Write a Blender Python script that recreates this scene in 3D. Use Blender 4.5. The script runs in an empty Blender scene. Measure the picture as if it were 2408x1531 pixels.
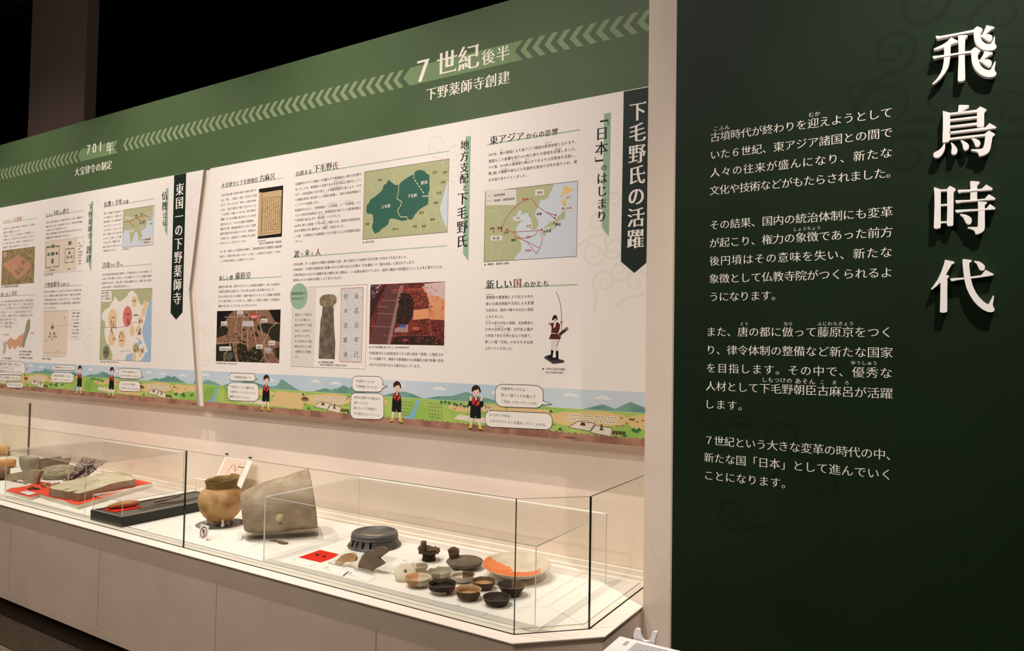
import bpy, bmesh, math, random
from mathutils import Vector, Matrix, noise
from mathutils.geometry import tessellate_polygon
random.seed(7)
SC = bpy.context.scene
COL = SC.collection
R = math.radians
U = 1.6                      # metres per survey unit; the camera stands at (0, 0, 1.6)

# ---------------------------------------------------------------- camera
FW, FH = 2408, 1531
CX, CY = FW / 2, FH / 2
VX, VY = (-1520.0, 774.0), (2225.0, 836.0)           # vanishing points of the long wall and of its depth
FPX = math.sqrt(-((VX[0]-CX)*(VY[0]-CX) + (VX[1]-CY)*(VY[1]-CY)))
def _ray(x, y): return Vector((x-CX, CY-y, -FPX))
EX = (-_ray(*VX)).normalized(); EY = _ray(*VY).normalized(); EZ = EX.cross(EY)
ROT = Matrix((EX, EY, EZ))                            # camera space -> world
cam_data = bpy.data.cameras.new('camera'); cam = bpy.data.objects.new('camera', cam_data); COL.objects.link(cam)
cam_data.sensor_width = 36; cam_data.lens = FPX / FW * 36
cam.matrix_world = Matrix.Translation((0, 0, 1.6)) @ ROT.to_4x4()
cam_data.clip_start = .05
SC.camera = cam

# ---------------------------------------------------------------- light and exposure
world = bpy.data.worlds.new('world'); SC.world = world; world.use_nodes = True
world.node_tree.nodes['Background'].inputs[0].default_value = (1, .88, .74, 1)
world.node_tree.nodes['Background'].inputs[1].default_value = .03
SC.view_settings.view_transform = 'Standard'; SC.view_settings.look = 'None'
SC.view_settings.exposure = 0; SC.view_settings.gamma = 1; SC.view_settings.use_curve_mapping = False
SC.cycles.transparent_max_bounces = 32
SC.cycles.max_bounces = 8
def spot(loc, target, power, size=60, blend=.6, rad=.05, col=(1, .92, .85)):
    l = bpy.data.lights.new('spotlight', 'SPOT'); l.energy = power; l.spot_size = R(size); l.spot_blend = blend
    l.shadow_soft_size = rad; l.color = col
    o = bpy.data.objects.new('spotlight', l); COL.objects.link(o); o.location = Vector(loc)*U + Vector((0, 0, 1.6))
    o.rotation_euler = (Vector(target)-Vector(loc)).to_track_quat('-Z', 'Y').to_euler(); return o
def area(loc, target, power, sx, sy, col=(1, .92, .85)):
    l = bpy.data.lights.new('fill_lamp', 'AREA'); l.shape = 'RECTANGLE'; l.size = sx; l.size_y = sy; l.energy = power; l.color = col
    o = bpy.data.objects.new('fill_lamp', l); COL.objects.link(o); o.location = Vector(loc)*U + Vector((0, 0, 1.6))
    o.rotation_euler = (Vector(target)-Vector(loc)).to_track_quat('-Z', 'Y').to_euler(); return o
# track spots above the showcase, shining steeply down in front of the long wall
for x, p, c in ((-7.2, 340, 58), (-6.15, 340, 58), (-5.1, 350, 58), (-4.05, 380, 58), (-3.0, 440, 58), (-2.0, 430, 54), (-1.1, 360, 42)):
    spot((x, .97, 2.42), (x+(.35 if x < -1.5 else .0), 1.55, -.6), p, c, .85, .025)
# track spots over the aisle, aimed at boards and banner
for x, p in ((-6.4, 190), (-4.8, 190), (-3.4, 185), (-2.2, 180), (-1.2, 215)):
    spot((x, -.6, 2.35), (x-.1, 1.75, .25), p, 62, .9, .08)
# spot for the dark green title wall, from the upper right
spot((.55, .85, 2.2), (.12, 1.6, .36), 960, 42, 1, .035)
# broad fill above the aisle, added to brighten the showcase front
area((-2.0, -1.6, 2.3), (-1.5, 1.5, -.6), 112, 3, 1.5)

# ---------------------------------------------------------------- helpers
def lin(c):
    c = c/255.0
    return c/12.92 if c <= .04045 else ((c+.055)/1.055)**2.4
def rgb(*c): return (lin(c[0]), lin(c[1]), lin(c[2]), 1)
_M = {}
def mat(name, col, rough=.6, spec=.3, c2=None, scale=6., bump=0., bscale=60., metal=0, detail=6., lo=.4, hi=.62):
    if name in _M: return _M[name]
    m = bpy.data.materials.new(name); m.use_nodes = True; nt = m.node_tree; b = nt.nodes['Principled BSDF']
    b.inputs['Base Color'].default_value = col; b.inputs['Roughness'].default_value = rough
    b.inputs['Specular IOR Level'].default_value = spec; b.inputs['Metallic'].default_value = metal
    if c2 or bump:
        tc = nt.nodes.new('ShaderNodeTexCoord')
        if c2:
            n = nt.nodes.new('ShaderNodeTexNoise'); n.inputs['Scale'].default_value = scale; n.inputs['Detail'].default_value = detail
            cr = nt.nodes.new('ShaderNodeValToRGB'); cr.color_ramp.elements[0].position = lo; cr.color_ramp.elements[1].position = hi
            cr.color_ramp.elements[0].color = col; cr.color_ramp.elements[1].color = c2
            nt.links.new(tc.outputs['Object'], n.inputs['Vector']); nt.links.new(n.outputs['Fac'], cr.inputs['Fac'])
            nt.links.new(cr.outputs['Color'], b.inputs['Base Color'])
        if bump:
            n2 = nt.nodes.new('ShaderNodeTexNoise'); n2.inputs['Scale'].default_value = bscale; n2.inputs['Detail'].default_value = 5
            bp = nt.nodes.new('ShaderNodeBump'); bp.inputs['Strength'].default_value = bump; bp.inputs['Distance'].default_value = .005 if bump > .3 else .002
            nt.links.new(tc.outputs['Object'], n2.inputs['Vector']); nt.links.new(n2.outputs['Fac'], bp.inputs['Height'])
            nt.links.new(bp.outputs['Normal'], b.inputs['Normal'])
    _M[name] = m; return m
def ink(*c):
    """flat print colour"""
    return mat('print_%d_%d_%d' % c[:3], rgb(*c), .55, .25)
def glass_mat(name, tint, refl=1.0, ior=1.4, coat=1.0):
    """thin clear pane: straight transmission plus a fresnel reflection"""
    m = bpy.data.materials.new(name); m.use_nodes = True; nt = m.node_tree; nt.nodes.clear()
    o = nt.nodes.new('ShaderNodeOutputMaterial'); mx = nt.nodes.new('ShaderNodeMixShader')
    t = nt.nodes.new('ShaderNodeBsdfTransparent'); t.inputs[0].default_value = tint
    g = nt.nodes.new('ShaderNodeBsdfGlossy'); g.inputs['Roughness'].default_value = .01; g.inputs[0].default_value = (refl, refl, refl, 1)
    f = nt.nodes.new('ShaderNodeFresnel'); f.inputs['IOR'].default_value = 1.45
    geo = nt.nodes.new('ShaderNodeNewGeometry')
    # same reflectance from both sides of the surface
    inv = nt.nodes.new('ShaderNodeMath'); inv.operation = 'MULTIPLY'; inv.inputs[1].default_value = ior-1/ior
    sub = nt.nodes.new('ShaderNodeMath'); sub.operation = 'SUBTRACT'; sub.inputs[0].default_value = ior
    nt.links.new(geo.outputs['Backfacing'], inv.inputs[0])
    nt.links.new(inv.outputs[0], sub.inputs[1]); nt.links.new(sub.outputs[0], f.inputs['IOR'])
    ar = nt.nodes.new('ShaderNodeMath'); ar.operation = 'MULTIPLY'; ar.inputs[1].default_value = coat      # anti-reflective coating
    nt.links.new(f.outputs[0], ar.inputs[0]); nt.links.new(ar.outputs[0], mx.inputs[0]); nt.links.new(t.outputs[0], mx.inputs[1]); nt.links.new(g.outputs[0], mx.inputs[2])
    nt.links.new(mx.outputs[0], o.inputs[0]); return m

def P3(x, y, axis, v):
    """point of the photograph (2408x1531 frame) on the plane axis = v (survey units) -> metres"""
    d = ROT @ _ray(x, y); i = 'XYZ'.index(axis)
    p = d * (v / d[i]) * U
    return Vector((p.x, p.y, p.z + 1.6))
def W(x, y, z): return Vector((x*U, y*U, z*U+1.6))       # survey units -> metres
def dist(p): return (Vector(p)-Vector((0, 0, 1.6))).dot(-Vector((ROT[0][2], ROT[1][2], ROT[2][2])))
def crop(ox, oy, s): return lambda x, y: (ox+x/s, oy+y/s)

def meta(o, label=None, cat=None, group=None, kind=None):
    if label: o['label'] = label
    if cat: o['category'] = cat
    if group: o['group'] = group
    if kind: o['kind'] = kind
    return o
def empty(name, loc, label, cat, group=None):
    o = bpy.data.objects.new(name, None); COL.objects.link(o); o.location = loc; o.empty_display_size = .05
    return meta(o, label, cat, group)
def wloc(o):
    v = Vector((0, 0, 0))
    while o is not None: v += o.location; o = o.parent
    return v
def link(name, verts, faces, mats, fm=None, parent=None, smooth=False, origin=None):
    me = bpy.data.meshes.new(name)
    me.from_pydata([tuple(v) for v in verts], [], faces)
    for m in (mats if isinstance(mats, (list, tuple)) else [mats]): me.materials.append(m)
    if fm:
        for p, k in zip(me.polygons, fm): p.material_index = k
    if smooth: me.polygons.foreach_set('use_smooth', [True]*len(me.polygons))
    me.update()
    o = bpy.data.objects.new(name, me); COL.objects.link(o)
    if parent is not None:
        o.parent = parent
        o.location = -wloc(parent)      # vertices are given in world metres
    elif origin is not None:
        org = Vector(origin); me.transform(Matrix.Translation(-org)); o.location = org
    return o
class MB:
    """collects shapes in world metres and links them as one object"""
    def __init__(s): s.v = []; s.f = []; s.m = []; s.k = 0
    def add(s, v, f, k=None):
        b = len(s.v); s.v += [Vector(q) for q in v]; s.f += [tuple(i+b for i in q) for q in f]; s.m += [s.k if k is None else k]*len(f); return s
    def box(s, a, b, k=None):
        x0, y0, z0 = [min(a[i], b[i]) for i in range(3)]; x1, y1, z1 = [max(a[i], b[i]) for i in range(3)]
        return s.add([(x0,y0,z0),(x1,y0,z0),(x1,y1,z0),(x0,y1,z0),(x0,y0,z1),(x1,y0,z1),(x1,y1,z1),(x0,y1,z1)],
                     [(0,3,2,1),(4,5,6,7),(0,1,5,4),(1,2,6,5),(2,3,7,6),(3,0,4,7)], k)
    def prism(s, pts, off, k=None, ks=None):
        """polygon (list of points) extruded by vector off"""
        n = len(pts); P = [Vector(p) for p in pts]; off = Vector(off)
        nm = Vector((0, 0, 0))
        for i in range(n): nm += P[i].cross(P[(i+1) % n])
        if nm.dot(off) > 0: P = P[::-1]          # cap faces away from the extrusion
        tr = tessellate_polygon([P])
        fr = []
        for t in tr:
            a, b, c = [P[i] for i in t]
            t = tuple(t)
            if (b-a).cross(c-a).dot(off) > 0: t = t[::-1]
            fr.append(t)
        bk = [tuple(i+n for i in t[::-1]) for t in fr]
        sd = [(i, i+n, (i+1) % n+n, (i+1) % n) for i in range(n)]
        sd = [q[::-1] for q in sd] if False else sd
        b = len(s.v); kk = s.k if k is None else k
        s.v += P+[p+off for p in P]
        s.f += [tuple(i+b for i in q) for q in fr+bk+sd]; s.m += [kk]*len(fr+bk)+[kk if ks is None else ks]*len(sd); return s
    def flat(s, pts, k=None, face=Vector((0, -1, 0))):
        P = [Vector(p) for p in pts]
        if len(P) < 3: return s
        fr = []
        for t in tessellate_polygon([P]):
            a, b, c = [P[i] for i in t]; t = tuple(t)
            if (b-a).cross(c-a).dot(face) < 0: t = t[::-1]
            fr.append(t)
        return s.add(P, fr, k)
    def tube(s, pts, r, seg=8, k=None, closed=False, flat=1.0):
        n = len(pts); P = [Vector(p) for p in pts]; v = []; f = []
        rr = r if isinstance(r, (list, tuple)) else [r]*n
        for i in range(n):
            a = P[max(0, i-1)]; b = P[min(n-1, i+1)]; d = (b-a).normalized()
            up = Vector((0, 0, 1)) if abs(d.z) < .9 else Vector((0, 1, 0))
            q = d.cross(up).normalized(); w = q.cross(d)
            for j in range(seg):
                t = 2*math.pi*j/seg; v.append(P[i]+q*math.cos(t)*rr[i]+w*math.sin(t)*rr[i]*flat)
        for i in range(n-1):
            for j in range(seg):
                a = i*seg+j; b = i*seg+(j+1) % seg; f.append((a, b, b+seg, a+seg))
        f.append(tuple(range(seg))[::-1]); f.append(tuple((n-1)*seg+j for j in range(seg)))
        return s.add(v, f, k)
    def link(s, name, mats, parent=None, smooth=False, origin=None):
        return link(name, s.v, s.f, mats, s.m if isinstance(mats, (list, tuple)) else None, parent, smooth, origin)

# ---------------------------------------------------------------- lettering
_fo = None; _gc = {}
STY = {'sans': (0, (0,), 1, 0), 'bold': (0, (-.018, 0, .018), 1, 0), 'body': (0, (-.010, .014), 1, 0),
       'mincho': (-0.011, (-.034, -.010, .012, .034), 2, .9), 'light': (-0.013, (-.015, .015), 2, .8), 'heavy': (-0.010, (-.040, -.014, .014, .040), 4, 1.05)}
def glyph(ch, style):
    """outline of one printed character, em = 1, cell x 0..1 (a brush-serif cut is made from the plain outline)"""
    global _fo
    key = (ch, style)
    if key in _gc: return _gc[key]
    if _fo is None:
        cu = bpy.data.curves.new('lettering_source', 'FONT'); _fo = bpy.data.objects.new('lettering_source', cu); COL.objects.link(_fo)
    cu = _fo.data; off, shifts, res, uro = STY[style]
    cu.body = ch; cu.size = 1; cu.resolution_u = res; cu.offset = off
    dg = bpy.context.evaluated_depsgraph_get(); dg.update()
    ev = _fo.evaluated_get(dg); m = ev.to_mesh()
    V = [(v.co.x, v.co.y) for v in m.vertices]; F = [tuple(p.vertices) for p in m.polygons]; ev.to_mesh_clear()
    verts = []; faces = []
    for k, s in enumerate(shifts):
        b = len(verts); verts += [(x+s, y, k) for x, y in V]; faces += [tuple(i+b for i in f) for f in F]
    if uro and ord(ch) > 0x2e80 and not (0x3040 <= ord(ch) <= 0x30ff):
        cu.offset = 0; dg.update()
        cc = _fo.evaluated_get(dg).to_curve(dg)
        S = [[(p.co.x, p.co.y) for p in s.bezier_points] for s in cc.splines if s.type == 'BEZIER']
        ar = lambda Q: sum(Q[i-1][0]*Q[i][1]-Q[i][0]*Q[i-1][1] for i in range(len(Q)))/2
        def hz(a_, b_): return abs(b_[1]-a_[1]) < .1*abs(b_[0]-a_[0]) and abs(b_[0]-a_[0]) > .1
        if S:
            big = max(S, key=lambda Q: abs(ar(Q))); sg = 1 if ar(big) > 0 else -1; sh = shifts[-1]
            for Q in S:
                a = ar(Q); n = len(Q)
                if a*sg <= 0: continue
                for i in range(n):
                    p0, p1, p2, p3 = Q[i-1], Q[i], Q[(i+1) % n], Q[(i+2) % n]
                    dx, dy = p2[0]-p1[0], p2[1]-p1[1]
                    if abs(dx) < .3*abs(dy) and .03 < abs(dy) < .11 and hz(p0, p1) and hz(p2, p3) and p0[0] < p1[0] and p3[0] < p2[0]:
                        xe = max(p1[0], p2[0])+sh+off; yt = max(p1[1], p2[1])+off
                        L = min(abs(p0[0]-p1[0]), .3); w = .11*uro*min(1, L/.25); h = .062*uro*min(1, L/.25)
                        b = len(verts); verts += [(xe-w, yt-.004, 5), (xe+.012, yt-.01, 5), (xe-w*.32, yt+h, 5)]; faces.append((b, b+1, b+2))
                    for q0, q1, q2 in ((p0, p1, p2), (p2, p1, p0)):
                        if hz(q0, q1) and q0[0] < q1[0] and abs(q2[0]-q1[0]) < .12*abs(q2[1]-q1[1]) and q1[1]-q2[1] > .12:
                            cr = (q1[0]-q0[0])*(q2[1]-q1[1])-(q1[1]-q0[1])*(q2[0]-q1[0])
                            if (cr if q0 is p0 else -cr)*(1 if a > 0 else -1) <= 0: continue
                            xe = q1[0]+sh+off; yt = q1[1]+off
                            b = len(verts); verts += [(xe-.085*uro, yt-.003, 5), (xe+.022, yt-.028, 5), (xe-.02, yt+.045*uro, 5)]; faces.append((b, b+1, b+2))
                            b = len(verts); verts += [(xe, yt-.028, 5), (xe+.022, yt-.028, 5), (xe, yt-.09, 5)]; faces.append((b, b+2, b+1))
    _gc[key] = (verts, faces); return _gc[key]

LAY = .00006
class Sheet:
    """things printed on an upright plane y = Y (survey units), given by their place in the photograph"""
    def __init__(s, Y, parent): s.Y = Y; s.par = parent; s.buf = {}; s.n = 0
    def e(s): s.n += 1; return (s.n % 20)*.04
    def p(s, q, lay=1): v = P3(q[0], q[1], 'Y', s.Y); v.y = s.Y*U-LAY*lay; return v
    def _b(s, key): return s.buf.setdefault(key, (MB(), []))
    def _k(s, key, m):
        mb, ms = s._b(key)
        if m not in ms: ms.append(m)
        return mb, ms.index(m)
    def poly(s, key, pts, m, lay=1):
        mb, k = s._k(key, m); lay += s.e(); mb.flat([s.p(q, lay) for q in pts], k)
    def line(s, key, pts, w, m, lay=2, dash=None):
        mb, k = s._k(key, m); P = [s.p(q, lay) for q in pts]
        for i, (a, b) in enumerate(zip(P, P[1:])):
            if dash and i % 2: continue
            o_ = Vector((0, -LAY*s.e(), 0)); a = a+o_; b = b+o_
            d = b-a
            if d.length < 1e-6: continue
            n = Vector((-d.z, 0, d.x)).normalized()*w/2; e = d.normalized()*w*.3
            mb.flat([a-n-e, b-n+e, b+n+e, a+n-e], k)
    def disc(s, key, c, r, m, lay=1, n=20, sx=1, sz=1):
        mb, k = s._k(key, m); o = s.p(c, lay+s.e())
        mb.flat([o+Vector((math.cos(2*math.pi*i/n)*r*sx, 0, math.sin(2*math.pi*i/n)*r*sz)) for i in range(n)], k)
    def ch(s, key, ch, x, zb, em, m, style, lay, sx=1., rot=False):
        if ch in ' \u3000': return
        mb, k = s._k(key, m); v, f = glyph(ch, style); y = s.Y*U-LAY*lay
        if rot: mb.add([(x+em*(.5+(b_-.38)), y-k_*LAY*.15, zb+em*(.38-(a-.5))) for a, b_, k_ in v], f, k)
        else: mb.add([(x+a*em*sx, y-k_*LAY*.15, zb+b_*em) for a, b_, k_ in v], f, k)
    def text(s, key, t, a, b, m, style='body', lay=3, em=None, fill=.96):
        """one line from left end a to right end b (centre height), even pitch"""
        A, B = s.p(a), s.p(b); zc = (A.z+B.z)/2
        ws = [.56 if ord(c) < 0x250 else 1. for c in t]; tot = sum(ws); pitch = (B.x-A.x)/tot
        e = em or pitch*fill; x = A.x
        for c, w in zip(t, ws):
            s.ch(key, c, x+(pitch*w-e*(w if w < 1 else 1))/2, zc-e*.38, e, m, style, lay); x += pitch*w
    def vtext(s, key, t, a, b, m, style='mincho', lay=3, em=None, fill=.97, sx=1.):
        A, B = s.p(a), s.p(b); n = len(t); pitch = (A.z-B.z)/n; e = em or pitch*fill
        for i, c in enumerate(t):
            xc = A.x+(B.x-A.x)*((i+.5)/n); zc = A.z-(i+.5)*pitch
            s.ch(key, c, xc-e*sx/2, zc-e*.38, e, m, style, lay, sx, rot=c in '「」ー')
    def done(s, names=None):
        out = {}
        for key, (mb, ms) in sorted(s.buf.items(), key=lambda q: '/' in q[0]):
            if not mb.f: continue
            base, _, sub_ = key.partition('/')
            out[key] = mb.link((sub_ or base).split('#')[0], ms, out.get(base, s.par) if sub_ else s.par)
        s.buf = {}; return out
# ================================================================ THE ROOM
wall_white = mat('painted_wall', rgb(238, 220, 202), .7, .2, rgb(234, 216, 198), 3, .05, 260)
dark_paint = mat('dark_ceiling_paint', rgb(34, 30, 26), .85, .1)
def slab(name, a, b, m, kind='structure'):
    mb = MB(); mb.box(W(*a), W(*b)); o = mb.link(name, m, origin=W(*a)); o['kind'] = kind; return o
ZBACK = -.2500
floor = slab('floor', (-12, -4, -1.02), (5, 5, -1.0), mat('floor_carpet', rgb(118, 104, 88), .9, .05, rgb(104, 92, 78), 40))
slab('ceiling', (-12, -4, 2.62), (5, 5, 2.7), dark_paint)
slab('wall_long', (-12, 1.8, -1.0), (-.45, 1.88, ZBACK), wall_white)
slab('wall_upper', (-12, 1.771, ZBACK), (-.6085, 1.88, 1.0405), wall_white)                    # carries boards, back of the showcase
slab('wall_title', (-.6075, 1.6, -1.0), (3.2, 1.799, 2.62), mat('title_wall_paint', rgb(226, 208, 190), .7, .2, rgb(221, 203, 185), 3, .05, 260))                  # stands forward, carries the title panel
slab('wall_far', (-12, 4.6, -1.0), (5, 4.7, 2.62), dark_paint)
slab('wall_left', (-12.1, -4, -1.0), (-12, 4.6, 2.62), dark_paint)
slab('wall_right', (3.2, -4, -1.0), (3.3, 4.6, 2.62), dark_paint)
fb = P3(12, 1522, 'Z', -1.0)
mb = MB(); mb.box((-11.9*U, fb.y, .0), (2.0*U, 1.299*U, .004)); o = mb.link('floor_shade', mat('floor_shade_tone', rgb(64, 52, 40), .85, .08, rgb(56, 45, 34), 30), origin=(-5, 1.5, 0)); o['kind'] = 'structure'  # dark strip laid on the carpet, shade before the showcase put into its colour
slab('wall_rear', (-12, -4.1, -1.0), (5, -4.0, 2.62), mat('rear_wall_paint', rgb(96, 84, 72), .8, .1))
# building column behind the long wall, seen above it
pa = P3(70, 190, 'Y', 2.3); pb = P3(200, 190, 'Y', 2.3)
mb = MB(); mb.box((pa.x, 2.3*U, .6), (pb.x, 2.37*U, 2.62*U+1.6)); o = mb.link('trim_1', mat('column_paint', rgb(130, 112, 102), .8, .1), origin=(pa.x, 2.3*U, .6)); o['kind'] = 'structure'
# shallow beam under the ceiling
mb = MB(); mb.box(W(-12, 2.3, 2.3), W(3.2, 2.5, 2.62)); o = mb.link('trim_2', dark_paint, origin=W(-12, 2.3, 2.3)); o['kind'] = 'structure'

# ================================================================ TIMELINE BANNER (green head of the long wall)
YW = 1.7705; KW = 1.7705/1.8
green = mat('green_banner_print', (.086, .130, .058, 1), .5, .22, (.068, .110, .045, 1), 1.3, lo=.3, hi=.7)
chev = ink(134, 152, 112); cream = ink(250, 240, 222)
TB = empty('timeline_banner', W(-3.4, 1.8, .7), 'long green timeline banner with chevrons across the head of the wall', 'banner')
mb = MB(); mb.box(W(-11.9, YW-.0006, .6975), W(-.609, 1.7709, 1.0410)); mb.link('banner_sheet', green, TB)
S = Sheet(YW-.0006, TB)
def sp(x, z): return Vector((x*KW*U, S.Y*U-.0002, z*KW*U+1.6))
cm = []
def chevron(xt):
    if cm:
        o = cm[0].copy(); COL.objects.link(o); o.location.x += (xt-cm[1])*KW*U; return
    mbC = MB(); mbC.flat([sp(xt, .8945), sp(xt+.026, .924), sp(xt+.046, .924), sp(xt+.020, .8945), sp(xt+.046, .865), sp(xt+.026, .865)])
    cm[:] = [mbC.link('chevron', chev, TB), xt]
n = 0; x = -1.089
while x < -.62: chevron(x); x += .0412
x = -1.5885
while x > -3.22: chevron(x); x -= .0412
x = -3.625
while x > -7.5: chevron(x); x -= .0412
for a, b in ((-1.544, -1.080), (-3.583, -3.238)):
    mb = MB(); mb.flat([sp(a, .895), sp(a+.029, .925), sp(b, .925), sp(b-.028, .895), sp(b, .865), sp(a+.029, .865)]); mb.link('date_arrow', ink(120, 144, 100), TB)
A8 = crop(900, 0, 3.344); A7 = crop(0, 0, 3.328)
S.text('date_text#1', '7', A8(236, 553), A8(409, 535), cream, 'mincho', 8, em=.105*U)
S.text('date_text#2', '世紀', A8(420, 500), A8(765, 445), cream, 'mincho', 8, em=.084*U)
S.text('date_text#3', '後半', A8(775, 462), A8(1003, 405), cream, 'mincho', 8)
S.text('date_text#4', '下野薬師寺創建', A8(338, 752), A8(1003, 596), cream, 'mincho', 8)
S.text('date_text#5', '701', A7(672, 1170), A7(812, 1140), cream, 'mincho', 8, em=.066*U)
S.text('date_text#6', '年', A7(830, 1160), A7(888, 1150), cream, 'mincho', 8)
S.text('date_text#7', '大宝律令の制定', A7(584, 1345), A7(878, 1290), cream, 'mincho', 8)
S.done()

# ================================================================ TITLE PANEL (dark green, right)
YT = 1.5965; KT = 1.5965/1.59
dark_green = mat('dark_green_panel_print', (.0086, .0205, .0078, 1), .5, .13, (.0076, .0175, .0070, 1), 2)
tp = P3(1597, 60, 'Y', YT)
TP = empty('title_panel', W(-.53, YT, -.99), 'dark green title panel with white lettering on the right wall', 'sign')
mb = MB(); mb.box((P3(1585, 765, 'Y', YT).x, YT*U, .02), (2.4*U, 1.5999*U, 2.0*U+1.6)); mb.link('panel_board', dark_green, TP)
S = Sheet(YT, TP)
PW = ink(236, 228, 216)
A = crop(1580, 0, 2.4698)
X0, X1 = -.4555*KT, -.0895*KT
lines = [('古墳時代が終わりを迎えようとして', .485), ('いた６世紀、東アジア諸国との間で', .4445), ('人々の往来が盛んになり、新たな', .404), ('文化や技術などがもたらされました。', .3635),
 ('その結果、国内の統治体制にも変革', .285), ('が起こり、権力の象徴であった前方', .2445), ('後円墳はその意味を失い、新たな', .204), ('象徴として仏教寺院がつくられるよ', .1635), ('うになります。', .123),
 ('また、唐の都に倣って藤原京をつく', .0445), ('り、律令体制の整備など新たな国家', .004), ('を目指します。その中で、優秀な', -.0365), ('人材として下毛野朝臣古麻呂が活躍', -.077), ('します。', -.1175),
 ('７世紀という大きな変革の時代の中、', -.198), ('新たな国「日本」として進んでいく', -.2365), ('ことになります。', -.276)]
def tline(S, key, t, x0, x1, z, em, m, st, lay=3):
    pitch = (x1-x0)/len(t)*U; x = x0*U
    for c in t: S.ch(key, c, x+(pitch-em*U)/2, z*U+1.6-em*U*.38, em*U, m, st, lay); x += pitch
for t, z in lines:
    x1 = X1 if len(t) > 12 else X0+.0226*len(t)
    if t[-1] in '。、' and len(t) > 16: x1 += .010
    x0 = X0 - (.006 if z < .1 else 0) - (.003 if z < -.1 else 0)
    tline(S, 'body_text', t, x0, x1, z*KT, .0236, PW, 'light')
for t, a, b in (('こふん', (238, 745), (338, 740)), ('むか', (792, 665), (862, 662)), ('しょうちょう', (703, 1330), (865, 1325))):
    S.text('ruby_text#'+t, t, A(*a), A(*b), PW, 'light')
A2 = crop(1580, 600, 2.4698)
for t, a, b in (('とう', (395, 400), (445, 398)), ('なら', (648, 398), (703, 398)), ('ふじわらきょう', (843, 398), (1057, 398)), ('ゆうしゅう', (1038, 626), (1195, 626)),
                ('しもつけの', (520, 724), (700, 728)), ('あそん', (712, 730), (835, 736)), ('こ', (858, 737), (890, 738)), ('ま', (928, 739), (960, 740)), ('ろ', (1000, 741), (1032, 742))):
    S.text('ruby_text#'+t, t, A2(*a), A2(*b), PW, 'light')
# faint cloud scrolls
scroll = mat('scroll_print', (.0064, .0148, .0072, 1), .5, .13)
_sp = [0]
def spiral(S, key, c, r, turns, m, w, a0=0., ccw=1, tail=0., lay=1):
    _sp[0] += 1; key = key+'#%d' % _sp[0]; lay = .45+(_sp[0] % 11)*.045
    o = S.p(c, lay); mb, k = S._k(key, m); P = []
    N = int(26*turns)
    for i in range(N+1):
        t = i/N; a = a0+ccw*2*math.pi*turns*t; rr = r*(.12+.88*t)
        P.append(o+Vector((math.cos(a)*rr, 0, math.sin(a)*rr)))
    if tail:
        d = (P[-1]-P[-2]).normalized(); q = Vector((-d.z, 0, d.x))*ccw*-1
        for j in range(1, 7): P.append(P[N]+d*tail*j/6+q*tail*.5*(j/6)**2)
    Lf = []; Rt = []
    for i in range(len(P)):
        d = (P[min(i+1, len(P)-1)]-P[max(i-1, 0)]).normalized(); n_ = Vector((-d.z, 0, d.x))*w*(.45+.55*min(1, i/N))/2
        Lf.append(P[i]+n_); Rt.append(P[i]-n_)
    n = len(P); f = [(i, i+1, n+i+1, n+i) for i in range(n-1)]; V = Lf+Rt
    a, b, c2 = V[0], V[1], V[n+1]
    if (b-a).cross(c2-a).y > 0: f = [q[::-1] for q in f]
    ins = getattr(S, 'inside', None)
    if ins: f = [q for q in f if all(ins(V[i].x/U, (V[i].z-1.6)/U) for i in q)]
    if f: mb.add(V, f, k)
for c, r, tn, a0, cc, tl in (((1280, 290), .075, 1.6, 2.2, -1, .16), ((1240, 630), .105, 1.7, .6, 1, .2), ((1370, 900), .085, 1.5, 3, -1, .1), ((1450, 20), .08, 1.4, 4, 1, .1), ((1560, 600), .06, 1.5, 1, -1, .12),
                             ((1900, 100), .09, 1.3, 3, 1, .14), ((1960, 640), .09, 1.6, 2, 1, .14), ((1100, 560), .05, 1.2, 2, -1, .1), ((1690, 330), .06, 1.3, 1, 1, .1)):
    spiral(S, 'scroll_pattern', A(*c), r*U*.62, tn, scroll, .016*U*.7, a0, cc, tl*U*.5)
for c, r, tn, a0, cc, tl in (((400, 1010), .05, 1.4, 1, 1, .1), ((620, 1060), .06, 1.5, 2, -1, .1), ((230, 930), .05, 1.4, 3, 1, .1), ((360, 1500), .06, 1.4, 3, 1, .1), ((730, 1250), .05, 1.4, 3, -1, .1), ((880, 1340), .05, 1.4, 0, 1, .1)):
    spiral(S, 'scroll_pattern', A2(*c), r*U*.7, tn, scroll, .012*U*.7, a0, cc, tl*U*.5)
S.done()
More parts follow.
